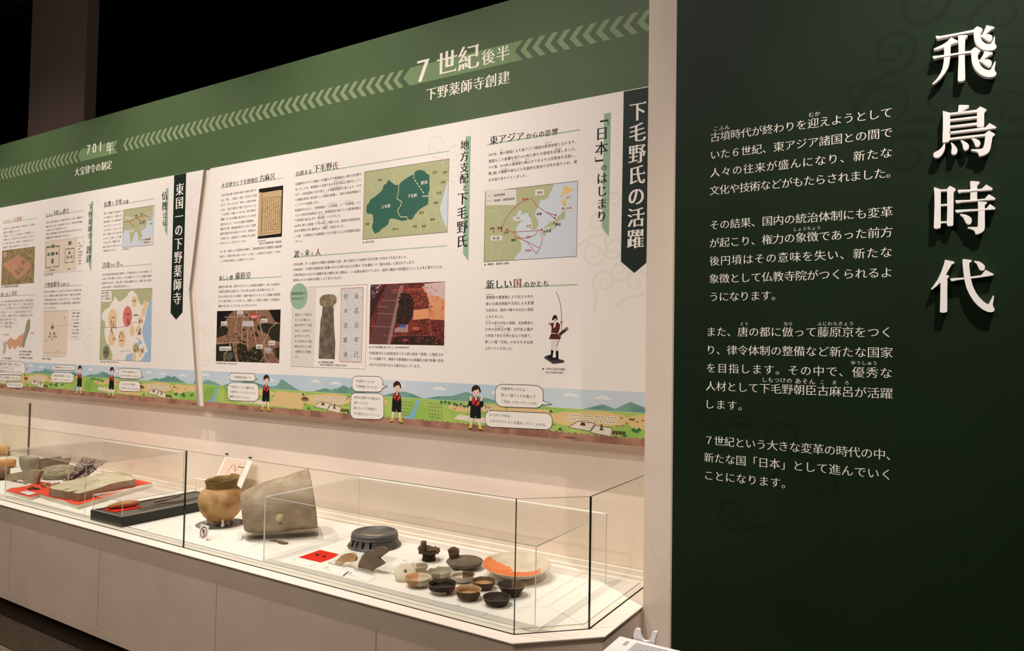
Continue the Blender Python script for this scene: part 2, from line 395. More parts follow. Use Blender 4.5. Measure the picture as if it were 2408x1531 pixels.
# raised characters of the title
LF = mat('raised_letter_face', rgb(244, 238, 232), .45, .4)
YL = YT-.0125
def raised(ox, oy, strokes, label):
    Q = crop(ox, oy, 9.567); mb = MB()
    for st in strokes:
        pts = st
        P = []
        n = len(pts)
        for q in pts:
            v = P3(*Q(*q), 'Y', YL); P.append(v)
        for v in P: v.y += .0003*len(mb.f)**.0*(strokes.index(st) % 5)
        mb.prism(P, (0, YT*U-P[0].y, 0))
    o = mb.link('raised_letter', LF, TP); o['label'] = label; return o
def arcp(pts): return pts
raised(2180, 50, [
 [(190,330),(225,325),(300,332),(700,258),(1040,188),(1080,150),(1125,112),(1180,130),(1235,160),(1252,180),(1245,205),(1195,250),(1190,300),(1205,360),(1230,420),(1270,465),(1320,498),(1380,512),(1430,505),(1465,460),(1495,385),(1515,335),(1528,350),(1527,420),(1525,500),(1562,545),(1562,590),(1530,630),(1450,652),(1370,656),(1280,645),(1190,600),(1120,535),(1080,460),(1055,360),(1048,242),(700,300),(300,380),(232,398),(213,385)],
 [(1335,92),(1350,90),(1500,122),(1518,142),(1510,160),(1460,175),(1380,240),(1320,295),(1270,318),(1235,300),(1265,255),(1295,190),(1320,125)],
 [(1195,298),(1240,300),(1330,288),(1410,290),(1455,315),(1475,355),(1462,405),(1425,432),(1380,434),(1330,408),(1270,368),(1215,345),(1192,325)],
 [(545,360),(615,395),(680,428),(695,445),(690,475),(620,488),(565,508),(530,530),(530,600),(522,800),(500,950),(470,1050),(400,1170),(300,1290),(200,1380),(135,1420),(117,1410),(125,1395),(230,1280),(300,1170),(350,1050),(375,900),(385,700),(383,580),(260,620),(155,637),(150,615),(180,600),(330,530),(430,470),(500,405)],
 [(698,318),(750,303),(880,306),(915,322),(912,345),(862,378),(855,500),(850,800),(855,1100),(858,1290),(845,1325),(780,1345),(710,1345),(692,1325),(695,1150),(708,900),(710,600),(700,400)],
 [(122,785),(150,778),(250,772),(700,705),(980,660),(1020,625),(1075,580),(1130,608),(1190,650),(1200,668),(1190,690),(1148,715),(1142,790),(1152,860),(1175,930),(1215,1000),(1270,1055),(1340,1090),(1400,1098),(1435,1080),(1475,1000),(1510,925),(1533,895),(1543,905),(1540,960),(1520,1060),(1525,1115),(1558,1150),(1560,1190),(1535,1230),(1470,1252),(1380,1255),(1280,1235),(1180,1180),(1090,1090),(1030,980),(1000,850),(990,708),(700,745),(250,820),(165,845),(145,838),(130,805)],
 [(1290,672),(1310,668),(1460,698),(1480,715),(1478,735),(1425,752),(1340,810),(1270,860),(1215,880),(1190,860),(1220,820),(1260,750)],
 [(1145,865),(1200,868),(1300,852),(1390,855),(1440,880),(1460,920),(1450,975),(1415,1008),(1370,1012),(1310,975),(1240,925),(1170,900)]],
 'raised white character at the top of the title column')
raised(2180, 235, [
 [(355,245),(375,250),(520,288),(520,880),(505,905),(490,935),(420,955),(365,958),(348,940),(350,800),(358,600),(357,400)],
 [(712,118),(740,110),(920,115),(945,122),(940,150),(890,175),(830,225),(770,275),(690,285),(700,220)],
 [(512,290),(700,268),(1110,218),(1150,180),(1200,145),(1270,178),(1335,212),(1338,235),(1290,280),(1285,400),(1287,545),(1270,580),(1200,602),(1140,602),(1120,570),(1125,400),(1125,268),(800,298),(512,335)],
 [(500,432),(1130,357),(1130,402),(500,474)],[(500,578),(1130,502),(1130,550),(500,620)],
 [(500,712),(1100,640),(1315,615),(1360,565),(1405,520),(1480,560),(1545,598),(1560,615),(1550,635),(1350,660),(900,710),(500,755)],
 [(500,855),(900,805),(1290,765),(1340,725),(1395,688),(1460,722),(1515,752),(1528,770),(1520,795),(1475,830),(1455,950),(1430,1080),(1405,1150),(1370,1195),(1300,1235),(1200,1262),(1175,1255),(1160,1210),(1135,1175),(1080,1155),(1000,1140),(985,1125),(1000,1110),(1100,1108),(1200,1100),(1240,1092),(1262,1070),(1285,1000),(1300,900),(1312,805),(900,855),(520,892)],
 [(385,978),(405,985),(408,1040),(398,1110),(365,1190),(310,1260),(250,1298),(190,1300),(150,1275),(140,1230),(155,1185),(200,1160),(260,1130),(320,1080),(360,1020)],
 [(535,955),(555,955),(610,1000),(655,1055),(685,1110),(682,1170),(655,1210),(610,1230),(565,1218),(545,1190),(548,1120),(560,1060),(545,990)],
 [(755,905),(780,900),(850,930),(910,970),(945,1020),(940,1085),(905,1120),(860,1132),(825,1110),(810,1060),(800,990),(775,940)],
 [(1000,868),(1020,855),(1090,870),(1150,895),(1190,930),(1205,975),(1185,1015),(1140,1045),(1100,1038),(1075,1005),(1060,950),(1030,900)]],
 'raised white character second from the top of the title column')
raised(2180, 415, [
 [(152,245),(170,242),(310,290),(308,1130),(290,1160),(215,1175),(165,1168),(152,1145),(158,950),(168,650),(165,400)],
 [(300,290),(445,285),(480,240),(515,210),(570,235),(635,270),(645,290),(635,315),(598,345),(595,700),(592,1080),(575,1105),(500,1115),(455,1105),(445,1075),(455,700),(450,325),(300,335)],
 [(300,625),(455,612),(455,652),(300,660)],[(300,1010),(455,1003),(455,1040),(300,1050)],
 [(970,108),(1000,100),(1170,112),(1185,125),(1175,150),(1132,180),(1128,400),(1128,520),(972,530),(978,300)],
 [(688,305),(710,298),(980,292),(1230,275),(1285,225),(1330,178),(1400,220),(1470,262),(1475,280),(1465,298),(1130,322),(970,335),(800,345),(720,365),(702,350)],
 [(635,535),(660,532),(980,525),(1300,498),(1350,440),(1393,398),(1460,438),(1530,480),(1537,500),(1525,520),(1150,545),(800,570),(680,592),(655,580)],
 [(632,752),(655,748),(1150,728),(1340,712),(1380,660),(1418,618),(1480,660),(1532,702),(1537,720),(1525,738),(1300,752),(850,785),(670,812),(650,800)],
 [(1145,565),(1175,558),(1340,570),(1353,582),(1345,600),(1300,632),(1300,900),(1302,1140),(1285,1210),(1230,1260),(1150,1292),(1100,1298),(1088,1285),(1078,1245),(1050,1205),(990,1180),(920,1160),(910,1145),(930,1135),(1120,1135),(1145,1115),(1152,800)],
 [(735,845),(760,840),(850,850),(930,880),(990,925),(1012,980),(1000,1035),(965,1065),(915,1070),(875,1045),(850,990),(815,920),(760,875)]],
 'raised white character third from the top of the title column')
raised(2180, 595, [
 [(400,158),(420,152),(600,190),(620,208),(610,230),(558,248),(520,320),(470,400),(425,490),(470,500),(498,515),(490,540),(458,568),(455,900),(455,1310),(430,1335),(350,1345),(300,1335),(288,1310),(298,1000),(302,660),(230,730),(120,820),(95,820),(90,805),(140,740),(230,610),(300,470),(350,340),(385,230)],
 [(798,142),(830,135),(985,155),(1010,165),(1000,190),(955,215),(950,300),(968,450),(985,580),(1030,740),(1100,890),(1180,1000),(1270,1090),(1340,1140),(1385,1150),(1410,1110),(1450,1030),(1485,960),(1505,958),(1508,975),(1495,1060),(1478,1160),(1490,1205),(1518,1250),(1518,1285),(1495,1320),(1440,1334),(1370,1325),(1260,1275),(1150,1190),(1050,1080),(960,940),(890,790),(850,640),(825,480),(800,250)],
 [(518,575),(540,568),(830,550),(1215,498),(1260,445),(1320,375),(1400,420),(1490,468),(1502,482),(1490,500),(1200,545),(900,580),(700,605),(570,632),(545,625)],
 [(1052,185),(1080,175),(1170,190),(1240,225),(1290,275),(1307,320),(1295,365),(1250,390),(1210,385),(1175,355),(1150,300),(1120,240)]],
 'raised white character at the foot of the title column')

# ================================================================ INFORMATION BOARDS
YB = 1.759; KB = 1.759/1.788
board_white = mat('board_print_white', rgb(240, 230, 221), .5, .3)
board_edge = mat('board_edge', rgb(190, 184, 172), .6, .2)
ZT, ZM, ZB = .6965, .2145, -.2505
XR = -.62
def board(xs, label):
    e = empty('info_board', W(xs[0][0], 1.771, ZB), label, 'sign')
    mb = MB(); mb.prism([W(x, YB, z) for x, z in xs], (0, (1.7706-YB)*U, 0), 0, 1)
    mb.link('board_panel', [board_white, board_edge], e); return e
BR = board([(-2.4962, ZB), (-2.5674, ZM), (-2.5000, ZT), (XR, ZT), (XR, ZB)], 'long white information board with warrior figure and east asia map')
BL = board([(-7.2, ZB), (-7.2, ZT), (-2.5427, ZT), (-2.6138, ZM), (-2.5387, ZB)], 'white information board at left with temple plans and kanto map')
K = ink(28, 24, 24); K2 = ink(52, 44, 42); LG = ink(168, 188, 158); LG2 = ink(150, 178, 148); BG = ink(26, 38, 30); RD = ink(120, 40, 34); WH = ink(240, 230, 221)
olive = ink(178, 178, 136); sea = ink(204, 210, 216); RED = ink(196, 62, 48); CL = ink(222, 214, 202); GREY = ink(120, 112, 106)

def heading(S, C, segs, bar):
    _sp[0] += 1; S.poly('heading_bar#%d' % _sp[0], [C(*q) for q in bar], LG, 1)
    for t, a, b, c in segs: S.text('heading_text#%d' % _sp[0], t, C(*a), C(*b), c, 'mincho', 4)
def para(S, C, rows, m=K, st='body'):
    _sp[0] += 1
    for t, a, b in rows: S.text('body_text#%d' % _sp[0], t, C(*a), C(*b), m, st, 3)
def caption(S, C, rows):
    for t, a, b in rows:
        _sp[0] += 1; S.text('caption_text#%d' % _sp[0], t, C(*a), C(*b), K, 'bold', 3)

S = Sheet(YB, BR)
S.inside = lambda x, z: x > -2.4962-(.0712*(z-ZB)/(ZM-ZB) if z < ZM else .0712-.0674*(z-ZM)/(ZT-ZM))+.003 and x < XR and ZB < z < ZT
C3 = crop(1100, 200, 3.48); C4 = crop(1040, 620, 3.48); CA = crop(660, 330, 5.235); CB = crop(660, 590, 5.279); CC = crop(460, 390, 6.125); CD = crop(460, 620, 5.887)
S.poly('title_ribbon', [C3(1276,53),C3(1490,15),C3(1462,1455),(1491.7,642),C3(1253,1445)], BG, 1)
S.vtext('title_text', '下毛野氏の活躍', C3(1392,128), C3(1371,1345), WH, 'heavy', 4, fill=.98, sx=.88)
S.poly('heading_bar#v8', [C3(1115,235),C3(1172,225),C3(1155,1242),C3(1098,1168)], LG2, 1)
S.vtext('heading_text#v9', '「日本」', C3(1103,213), C3(1088,700), K, 'mincho', 4)
S.vtext('heading_text#v10', 'の', C3(1115,645), C3(1115,705), K, 'mincho', 4)
S.vtext('heading_text#v11', 'はじまり', C3(1100,712), C3(1096,1125), K, 'mincho', 4)
heading(S, C3, [('東アジ',(178,452),(393,425),K),('ア',(393,425),(465,415),RD),('からの影響',(473,420),(740,380),K)], [(150,495),(920,372),(920,360),(175,478)])
para(S, C3, [('589年、隋の建国により東アジア諸国は緊張状態となります。',(170,568),(905,466)),('倭国もこの影響を受け600年に新たな使者を派遣しました。',(170,620),(905,523)),
 ('その後、894年の遣唐使の廃止までおよそ20回使者を派遣し、',(168,670),(900,578)),('隋(唐)や朝鮮半島などの先進的な政治や文化を取り入れ、遅',(168,722),(895,630)),('れを取り戻そうとしました。',(168,775),(500,740))])
for t,a,b in (('きんちょう',(632,474),(690,466)),('はけん',(716,522),(765,515)),('けんとうし',(362,622),(430,613)),('はいし',(468,606),(512,600)),('ちょうせん',(276,690),(330,682)),('ずい',(262,532),(288,528))):
    S.text('ruby_text#'+t, t, C3(*a), C3(*b), K2, 'body')
heading(S, C4, [('新しい',(356,172),(575,164),K),('国',(580,160),(652,156),RD),('のかたち',(665,170),(875,164),K)], [(330,208),(1105,178),(1105,166),(355,196)])
para(S, C4, [('遣隋使や遣唐使により伝えられた',(357,277),(750,268)),('新たな政治制度や文化による急激',(357,329),(750,321)),('な変化は、国内で様々な対立の原因',(355,381),(748,376)),('となりました。',(355,434),(522,433)),
 ('乙巳の変や大化の改新、百済救済の',(353,487),(748,484)),('ための白村江の戦、古代史上最大',(350,536),(746,537)),('の内乱である壬申の乱などを経て、',(350,589),(746,590)),('新しい国「日本」のかたちが出来',(350,641),(744,642)),('上がっていきました。',(349,693),(592,695))])
for t,a,b in (('けんずいし',(358,254),(428,251)),('いっし',(356,463),(398,462)),('はくそんこう',(433,513),(503,513)),('じんしん',(502,565),(548,565))):
    S.text('ruby_text#'+t, t, C4(*a), C4(*b), K2, 'body')
caption(S, C4, [('▲ 壬申の乱武人復原',(816,860),(1006,866)),('奈良文化財研究所提供',(845,890),(992,893))])
caption(S, C3, [('▲ 遣隋使・遣唐使の経路',(133,1468),(337,1458))])
# --- second column: 地方支配と下毛野氏
S.poly('heading_bar#v12', [(1095.5,321),(1107.5,319),(1101.6,614),(1088.8,596.5)], LG2, 1)
S.vtext('heading_text#v13', '地方支配', (1093,328), (1091,433), K, 'mincho', 4)
S.vtext('heading_text#v14', 'と', (1093.5,433), (1093.5,450), K, 'mincho', 4)
S.vtext('heading_text#v15', '下毛野氏', (1088.5,450), (1086,584), K, 'mincho', 4)
heading(S, CA, [('台頭する',(185,412),(388,385),K),('下毛野',(405,350),(635,318),K),('氏',(635,318),(712,308),RD)], [(160,447),(2073,138),(2073,125),(185,430)])
para(S, CA, [('古墳時代のヤマト政権との同盟の中で東国最大の勢力が毛野で',(180,538),(1000,420)),('あったことを、東国最大の古墳である太田天神山古墳が示してい',(180,602),(998,490)),
 ('ます。6世紀初頭に九州で起こった筑紫君磐井の乱により、ヤマ',(178,668),(995,560)),('ト政権は各地に地方官として国造を配置し、地方の政治的拠点と',(178,732),(993,628)),('してミヤケを設置します。',(176,790),(490,765)),
 ('飛鳥時代になると、毛野地域は「上毛野国」と「下毛野国」とい',(174,860),(990,768)),('う2つの地方行政単位となり、那須国造が治めていた那須地域は',(174,925),(988,832)),('下毛野国に組み込まれ「那須評」となりました。',(172,985),(760,925)),
 ('684年に新たな制度「八色の姓」が施行され、政府は列島各地を',(168,1052),(985,970)),('治める豪族52氏に最高位の「朝臣」を授けました。',(168,1112),(805,1055)),('この時、下毛野君も下毛野朝臣となり名実ともに下毛野国を統治',(166,1182),(982,1107)),('しました。',(166,1245),(285,1238))])
for t,a,b in (('おおたてんじんやま',(652,505),(788,487)),('つくしのきみいわい',(612,582),(750,563)),('くにのみやつこ',(540,652),(580,648)),('かみつけのこく',(588,776),(695,768)),('しもつけのこく',(790,752),(895,742)),('なすのこおり',(466,922),(545,915)),('やくさ',(445,995),(485,992)),('かばね',(520,988),(560,985)),('あそん',(540,1053),(590,1050))):
    S.text('ruby_text#'+t, t, CA(*a), CA(*b), K2, 'body')
caption(S, CA, [('▲ 東国の国造',(1012,1255),(1150,1247))])
heading(S, CA, [('渡',(163,1405),(235,1393),K),('り',(245,1410),(283,1403),K),('来',(293,1392),(360,1380),K),('る',(368,1402),(408,1395),K),('人',(425,1385),(497,1368),RD)], [(135,1450),(2048,1305),(2048,1292),(160,1434)])
para(S, CB, [('5世紀以降、多くの渡来人が製鉄や須恵器の生産、馬の生産などの技術や文字を使う文化などを伝えました。',(155,168),(1590,72)),
 ('7世紀後半、下毛野や東国各地に新羅の人たちが移り住んだ記事が『日本書紀』や『続日本紀』に残されています。',(155,235),(1690,138)),
 ('下野市周辺から出土する朝鮮半島と関係の深い資料は、この記録を裏付けています。役所の建設や寺院建立といった土木工事などには、',(155,299),(2035,198)),
 ('渡来系の人々の技術が必要だったと考えられます。',(153,362),(780,335)),
 ('7世紀後半から8世紀前半ごろの評の役所「評家」と想定され',(1097,1270),(2025,1287)),('ている遺跡です。隣接する集落跡からは新羅系土器や新羅の官位',(1097,1338),(2022,1362)),('を示す文字が記された土器が出土しています。',(1097,1410),(1755,1437)),
 ('国宝として指定さ',(177,793),(390,790)),('れている碑には、',(177,857),(390,858)),('唐の年号で「永昌',(175,923),(388,920)),('元年」(689年)と',(173,990),(385,992)),('記されています。',(172,1055),(385,1057)),('その文体からも渡',(170,1120),(382,1124)),('来系の人々との深',(168,1185),(382,1190)),('い関係を示す資料',(168,1250),(380,1255)),('です。',(165,1313),(235,1317))])
caption(S, CB, [('▲ 西下谷田遺跡(南上空から)',(1098,1195),(1408,1197)),('栃木県教育委員会提供',(1423,1197),(1595,1202)),('▲ 那須国造碑(複製)',(468,1382),(665,1384)),('栃木県立博物館所蔵・写真提供:笠石神社',(490,1415),(825,1423))])
# --- third column
heading(S, CC, [('大宝律令と下毛野朝臣',(372,280),(905,205),K),('古麻',(915,185),(1070,160),K),('呂',(1070,160),(1148,148),RD)], [(355,328),(1270,178),(1270,165),(380,312)])
para(S, CC, [('文武天皇は唐の法律を参考に刑罰に関する',(370,420),(880,355)),('法の「律」、行政法・商法・民法などを規',(368,492),(880,430)),('定した「令」からなる「律令」の制定を進め',(365,562),(877,502)),('ます。日本で初めて律と令がそろった',(365,632),(877,575)),
 ('「大宝律令」を編さんするため、唐の制度を',(362,698),(872,645)),('理解しまとめる知識と能力をもった19名が',(360,768),(872,718)),('選ばれました。その中に皇族の刑部親王、',(358,838),(870,792)),('藤原不比等、粟田朝臣真人らと共に下毛野',(357,908),(867,862)),('朝臣古麻呂が名を連ねています。当時を示',(355,975),(864,932)),
 ('す史料には、古麻呂がこの作業の中心的存',(352,1045),(862,1005)),('在であったことが記されています。',(350,1112),(745,1085)),
 ('702 年、完成した大宝律令を持参し、粟田朝臣真人が遣唐使の最高責',(347,1232),(1240,1165)),('任者として選ばれ唐に向かいます。この時、この使者たちが初めて「日本」',(345,1302),(1240,1242)),('という国号を使用したと推測されています。',(345,1372),(870,1340))], K2)
caption(S, CC, [('▲『続日本紀』',(893,1083),(1022,1075)),('国立公文書館所蔵 写真提供',(918,1118),(1240,1092))])
heading(S, CD, [('新しい都',(325,203),(520,192),K),('藤原京',(548,172),(768,158),K)], [(310,238),(1187,187),(1187,173),(330,222)])
para(S, CD, [('藤原京は唐の都、長安をモデルとした本格的な都城で、約5.3km四方の',(320,322),(1178,285)),('京域内は整然と区画され、中心に約1km四方の宮が置かれました。',(318,388),(1110,358)),('宮には天皇の住まいの内裏や、執務や儀礼をとりおこなう大極殿や朝堂院',(316,455),(1174,430)),
 ('などの官庁街がつくられました。官僚として高位に昇進した古麻呂の',(314,518),(1172,500)),('屋敷も宮に近いところにあったと考えられます。',(312,585),(875,578))], K2)
caption(S, CD, [('▲ 藤原京復元模型',(280,1377),(425,1382)),('橿原市教育委員会提供',(440,1385),(574,1389))])
# faint scrolls on white
faint = ink(231, 222, 210)
for c, r, a0, cc in ((C3(1200,940),.03,0,1),(C3(1060,1130),.045,2,-1),(C3(1030,1370),.05,3,1),(C3(1190,1330),.04,1,-1),(C4(1330,150),.045,0,1),(C4(1590,150),.05,2,-1),(C4(1450,60),.04,3,1),(CD(60,600),.04,0,1),(CD(200,690),.04,2,1),(CD(90,860),.03,1,-1),(CD(190,960),.045,0,1),(CD(130,1310),.04,2,-1),(CD(270,1250),.03,1,1),(CA(1930,60),.05,1,1),(CA(2130,180),.045,3,-1),(CA(2130,400),.04,2,1),(C4(-60,560),.04,1,1)):
    spiral(S, 'scroll_pattern', c, r*U*.8, 1.6, faint, .007*U, a0, cc, .05*U)
# box with the inscribed stone
S.poly('stele_print', [CB(*q) for q in ((150,470),(443,462),(410,1450),(130,1434))], CL, 1)
S.line('stele_print', [CB(*q) for q in ((150,462),(1077,418),(1050,1467),(130,1435),(150,462))], .0012*U, GREY, 2)
stone = mat('stele_photo_stone', rgb(96,84,72), .6, .2, rgb(126,112,94), 30)
S.poly('stele_print', [CB(*q) for q in ((520,690),(655,675),(662,900),(678,1150),(672,1345),(470,1338),(480,1100),(495,870),(515,770))], stone, 2)
S.poly('stele_print', [CB(*q) for q in ((487,590),(520,550),(600,535),(670,545),(697,580),(692,640),(655,678),(560,692),(495,680),(482,640))], mat('stele_cap', rgb(150,132,104), .6, .2, rgb(120,104,82), 30), 3)
S.line('stele_print', [CB(*q) for q in ((605,818),(632,815),(628,912),(603,912),(605,818))], .0012*U, RED, 4)
rub = mat('rubbing_print', rgb(218,212,208), .6, .2, rgb(190,186,184), 160, lo=.5, hi=.6)
S.poly('stele_print', [CB(*q) for q in ((755,465),(1027,455),(1003,1385),(733,1375))], rub, 2)
S.line('stele_print', [CB(*q) for q in ((755,465),(1027,455),(1003,1385),(733,1375),(755,465))], .0016*U, RED, 3)
S.line('stele_print', [CB(*q) for q in ((632,815),(755,465))], .0006*U, RED, 3); S.line('stele_print', [CB(*q) for q in ((628,912),(733,1375))], .0006*U, RED, 3)
S.vtext('stele_print/inscription', '永昌元年己', CB(945,470), CB(935,1375), K, 'light', 5, em=.021*U)
S.vtext('stele_print/inscription', '原大宮那須', CB(810,475), CB(800,1380), K, 'light', 5, em=.020*U)
S.disc('stele_print', CB(225,563), .0450*U, LG2, 3, 28, 1, 1.05)
S.text('stele_print/bubble_text', '那須国造碑から', CB(133,532), CB(318,524), K, 'bold', 5); S.text('stele_print/bubble_text', '何がわかる？', CB(143,595), CB(305,590), K, 'bold', 5)
# archer figure
CF = crop(1260, 680, 7.66)
maroon = ink(84, 34, 32); skin = ink(206, 150, 110); blk = ink(24, 20, 22); pinkw = ink(226, 206, 196)
for m, pts in ((ink(70,58,62),((155,1218),(205,1195),(510,1285),(510,1325),(310,1348),(155,1245))),(pinkw,((275,900),(395,905),(398,1095),(350,1100),(330,960),(318,1090),(275,1085))),(blk,((275,1090),(322,1105),(305,1200),(305,1280),(275,1285),(210,1230),(205,1195),(268,1180))),
    (blk,((358,1110),(408,1110),(408,1215),(412,1275),(318,1285),(315,1250),(362,1225))),(maroon,((275,800),(400,805),(455,880),(430,905),(235,900),(250,860))),(maroon,((260,610),(400,595),(440,640),(430,720),(400,800),(275,785),(285,700))),
    (skin,((228,600),(265,598),(262,650),(232,655))),(skin,((440,572),(482,575),(478,625),(438,625))),(pinkw,((330,560),(368,560),(372,600),(345,690),(315,700),(325,600))),(blk,((285,555),(315,480),(345,460),(375,480),(400,550),(385,565),(372,530),(328,535),(318,565))),(ink(190,170,170),((328,530),(372,528),(368,580),(335,588))),
    (ink(60,38,30),((410,800),(560,680),(590,700),(578,735),(430,850))),(ink(150,110,80),((510,715),(560,678),(590,700),(580,735),(540,745)))):
    S.poly('warrior_photo', [CF(*q) for q in pts], m, 2+(m is blk)*2+(m is skin)*3)
S.line('warrior_photo', [CF(*q) for q in ((363,48),(410,140),(443,270),(460,420),(466,580),(466,740),(450,850),(410,950),(378,1018))], .0014*U, ink(60,48,44), 7)
# photographs as printed rectangles
def scatter(S, key, C, quad, n, s0, s1, cols, lay):
    rnd = random.Random(n*7+s1)
    for i in range(n):
        u, v = rnd.random(), rnd.random()
        x = (quad[0][0]*(1-u)+quad[1][0]*u)*(1-v)+(quad[3][0]*(1-u)+quad[2][0]*u)*v; y = (quad[0][1]*(1-u)+quad[1][1]*u)*(1-v)+(quad[3][1]*(1-u)+quad[2][1]*u)*v
        r = rnd.uniform(s0, s1); k = rnd.randint(4, 6); a0 = rnd.random()*6
        S.poly(key, [C(x+math.cos(a0+2*math.pi*j/k)*r*rnd.uniform(.6, 1), y+math.sin(a0+2*math.pi*j/k)*r*rnd.uniform(.4, .8)) for j in range(k)], rnd.choice(cols), lay)
def photo(S, key, C, q, m, extra=()):
    S.poly(key, [C(*p) for p in q], m, 1)
    for mm, lay, pts in extra: S.poly(key, [C(*p) for p in pts], mm, lay)
city = mat('city_photo', rgb(150,112,86), .5, .3, rgb(110,78,60), 60)
dkg = mat('city_photo_green', rgb(34,34,22), .5, .3, rgb(48,46,30), 60)
dark = ink(24, 18, 16); lbl = ink(224, 216, 208); roadc = ink(206, 174, 142)
photo(S, 'city_photo', CD, ((297,657),(1178,635),(1157,1380),(280,1350)), city, [
 (dark,2,((297,657),(520,651),(400,800),(295,920))),(dark,2,((1010,640),(1178,635),(1165,1010),(1165,820),(1100,800))),(dkg,3,((293,900),(400,860),(455,900),(430,980),(290,1030))),(dkg,3,((860,850),(960,820),(1100,840),(1165,830),(1160,1080),(1060,1060),(1010,980),(960,960),(850,900))),
 (dkg,3,((570,1130),(620,1100),(700,1130),(730,1200),(800,1150),(900,1190),(940,1260),(960,1370),(600,1360),(580,1250))),(dkg,3,((283,1120),(500,1100),(520,1200),(560,1360),(282,1350))),(dkg,3,((800,930),(860,970),(880,1010),(840,1010))),(dkg,3,((590,1045),(720,1090),(640,1100))),(dkg,3,((1080,1180),(1160,1150),(1157,1340),(1110,1280))),
 (ink(84,80,70),4,((410,1240),(510,1225),(520,1300),(470,1350),(405,1330))),(ink(190,176,180),4,((655,795),(800,790),(808,870),(645,868))),(ink(176,160,164),4,((950,1160),(1040,1160),(1070,1250),(980,1240))),(dark,4,((685,712),(715,700),(740,715),(712,730)))])
scatter(S, 'city_photo', CD, ((420,700),(900,700),(860,1100),(520,1100)), 260, 3, 9, [ink(176,136,108), ink(120,84,64), ink(158,112,84), ink(96,66,50)], 2.2)
scatter(S, 'city_photo', CD, ((520,760),(1000,760),(960,1080),(500,1060)), 40, 6, 22, [ink(52,44,30), ink(44,36,24)], 2.9)
scatter(S, 'city_photo', CD, ((580,1120),(940,1180),(940,1350),(600,1350)), 90, 6, 20, [ink(66,62,38), ink(26,26,16), ink(120,96,64)], 4)
scatter(S, 'city_photo', CD, ((960,1200),(1130,1200),(1150,1350),(980,1350)), 60, 4, 12, [ink(140,100,80), ink(96,72,56), ink(60,48,40)], 4)
for a, b in (((590,720),(470,1130)),((730,650),(720,1200)),((840,650),(960,1130)),((660,720),(640,900)),((640,868),(640,1110)),((880,800),(930,960)),((400,740),(900,720)),((300,1105),(640,1085)),((560,850),(560,1060)),((800,870),(840,1130))):
    S.line('city_photo', [CD(*a), CD(*b)], .0018*U, roadc, 4)
S.line('city_photo', [CD(*q) for q in ((395,1345),(395,1250),(440,1210),(480,1120))], .003*U, roadc, 5)
S.line('city_photo', [CD(*q) for q in ((890,1368),(950,1290),(960,1200),(940,1100),(990,1000),(1030,900),(1120,820))], .002*U, roadc, 5)
for t, a, b, m, mt in (('耳成山',(575,660),(658,710),lbl,K),('藤原宮',(770,700),(855,762),ink(206,60,44),lbl),('畝傍山',(903,765),(995,820),lbl,K),('香久山',(352,802),(438,858),lbl,K),('五条野丸山古墳',(330,1148),(495,1205),lbl,K),('甘樫丘',(838,1122),(930,1180),lbl,K),('飛鳥寺',(1010,1070),(1103,1130),lbl,K)):
    S.poly('city_photo', [CD(a[0],a[1]),CD(b[0],a[1]-3),CD(b[0],b[1]-2),CD(a[0],b[1])], m, 6); y = (a[1]+b[1])/2
    S.text('city_photo/place_label', t, CD(a[0]+6,y+6), CD(b[0]-6,y+3), mt, 'bold', 8)
# old book
paper = ink(196,168,124)
photo(S, 'book_photo', CC, ((912,333),(1262,282),(1242,1020),(893,1053)), dark, [(paper,2,((910,385),(945,380),(962,388),(1225,345),(1243,355),(1228,965),(1215,975),(945,1010),(898,1020))),(ink(150,120,84),3,((950,382),(960,386),(942,1012),(932,1010)))])
for i in range(9):
    xa = 975+i*31; S.line('book_photo', [CC(xa, 482-i*4), CC(xa-16, 965-i*3)], .0052*U, ink(84,62,44), 4, None) if False else None
    y_ = 486-i*4.5
    while y_ < 945-i*3.4:
        h_ = random.uniform(9, 18); w_ = random.uniform(4, 9); xx_ = xa-(y_-486)*.04+random.uniform(-1.5, 1.5)
        for q_ in range(random.randint(1, 3)):
            yy_ = y_+h_*q_/3; S.poly('book_photo', [CC(xx_-w_*random.uniform(.4, 1), yy_), CC(xx_+w_*random.uniform(.5, 1), yy_-1), CC(xx_+w_*.8, yy_+h_*.25), CC(xx_-w_*.7, yy_+h_*.27)], ink(82,60,44), 4)
        S.poly('book_photo', [CC(xx_-1.5, y_), CC(xx_+1.5, y_), CC(xx_+1.5, y_+h_), CC(xx_-1.5, y_+h_)], ink(82,60,44), 4); y_ += h_+random.uniform(3, 12)
S.line('book_photo', [CC(*q) for q in ((965,465),(1235,440),(1215,945),(945,975),(965,465))], .001*U, ink(120,70,50), 5)
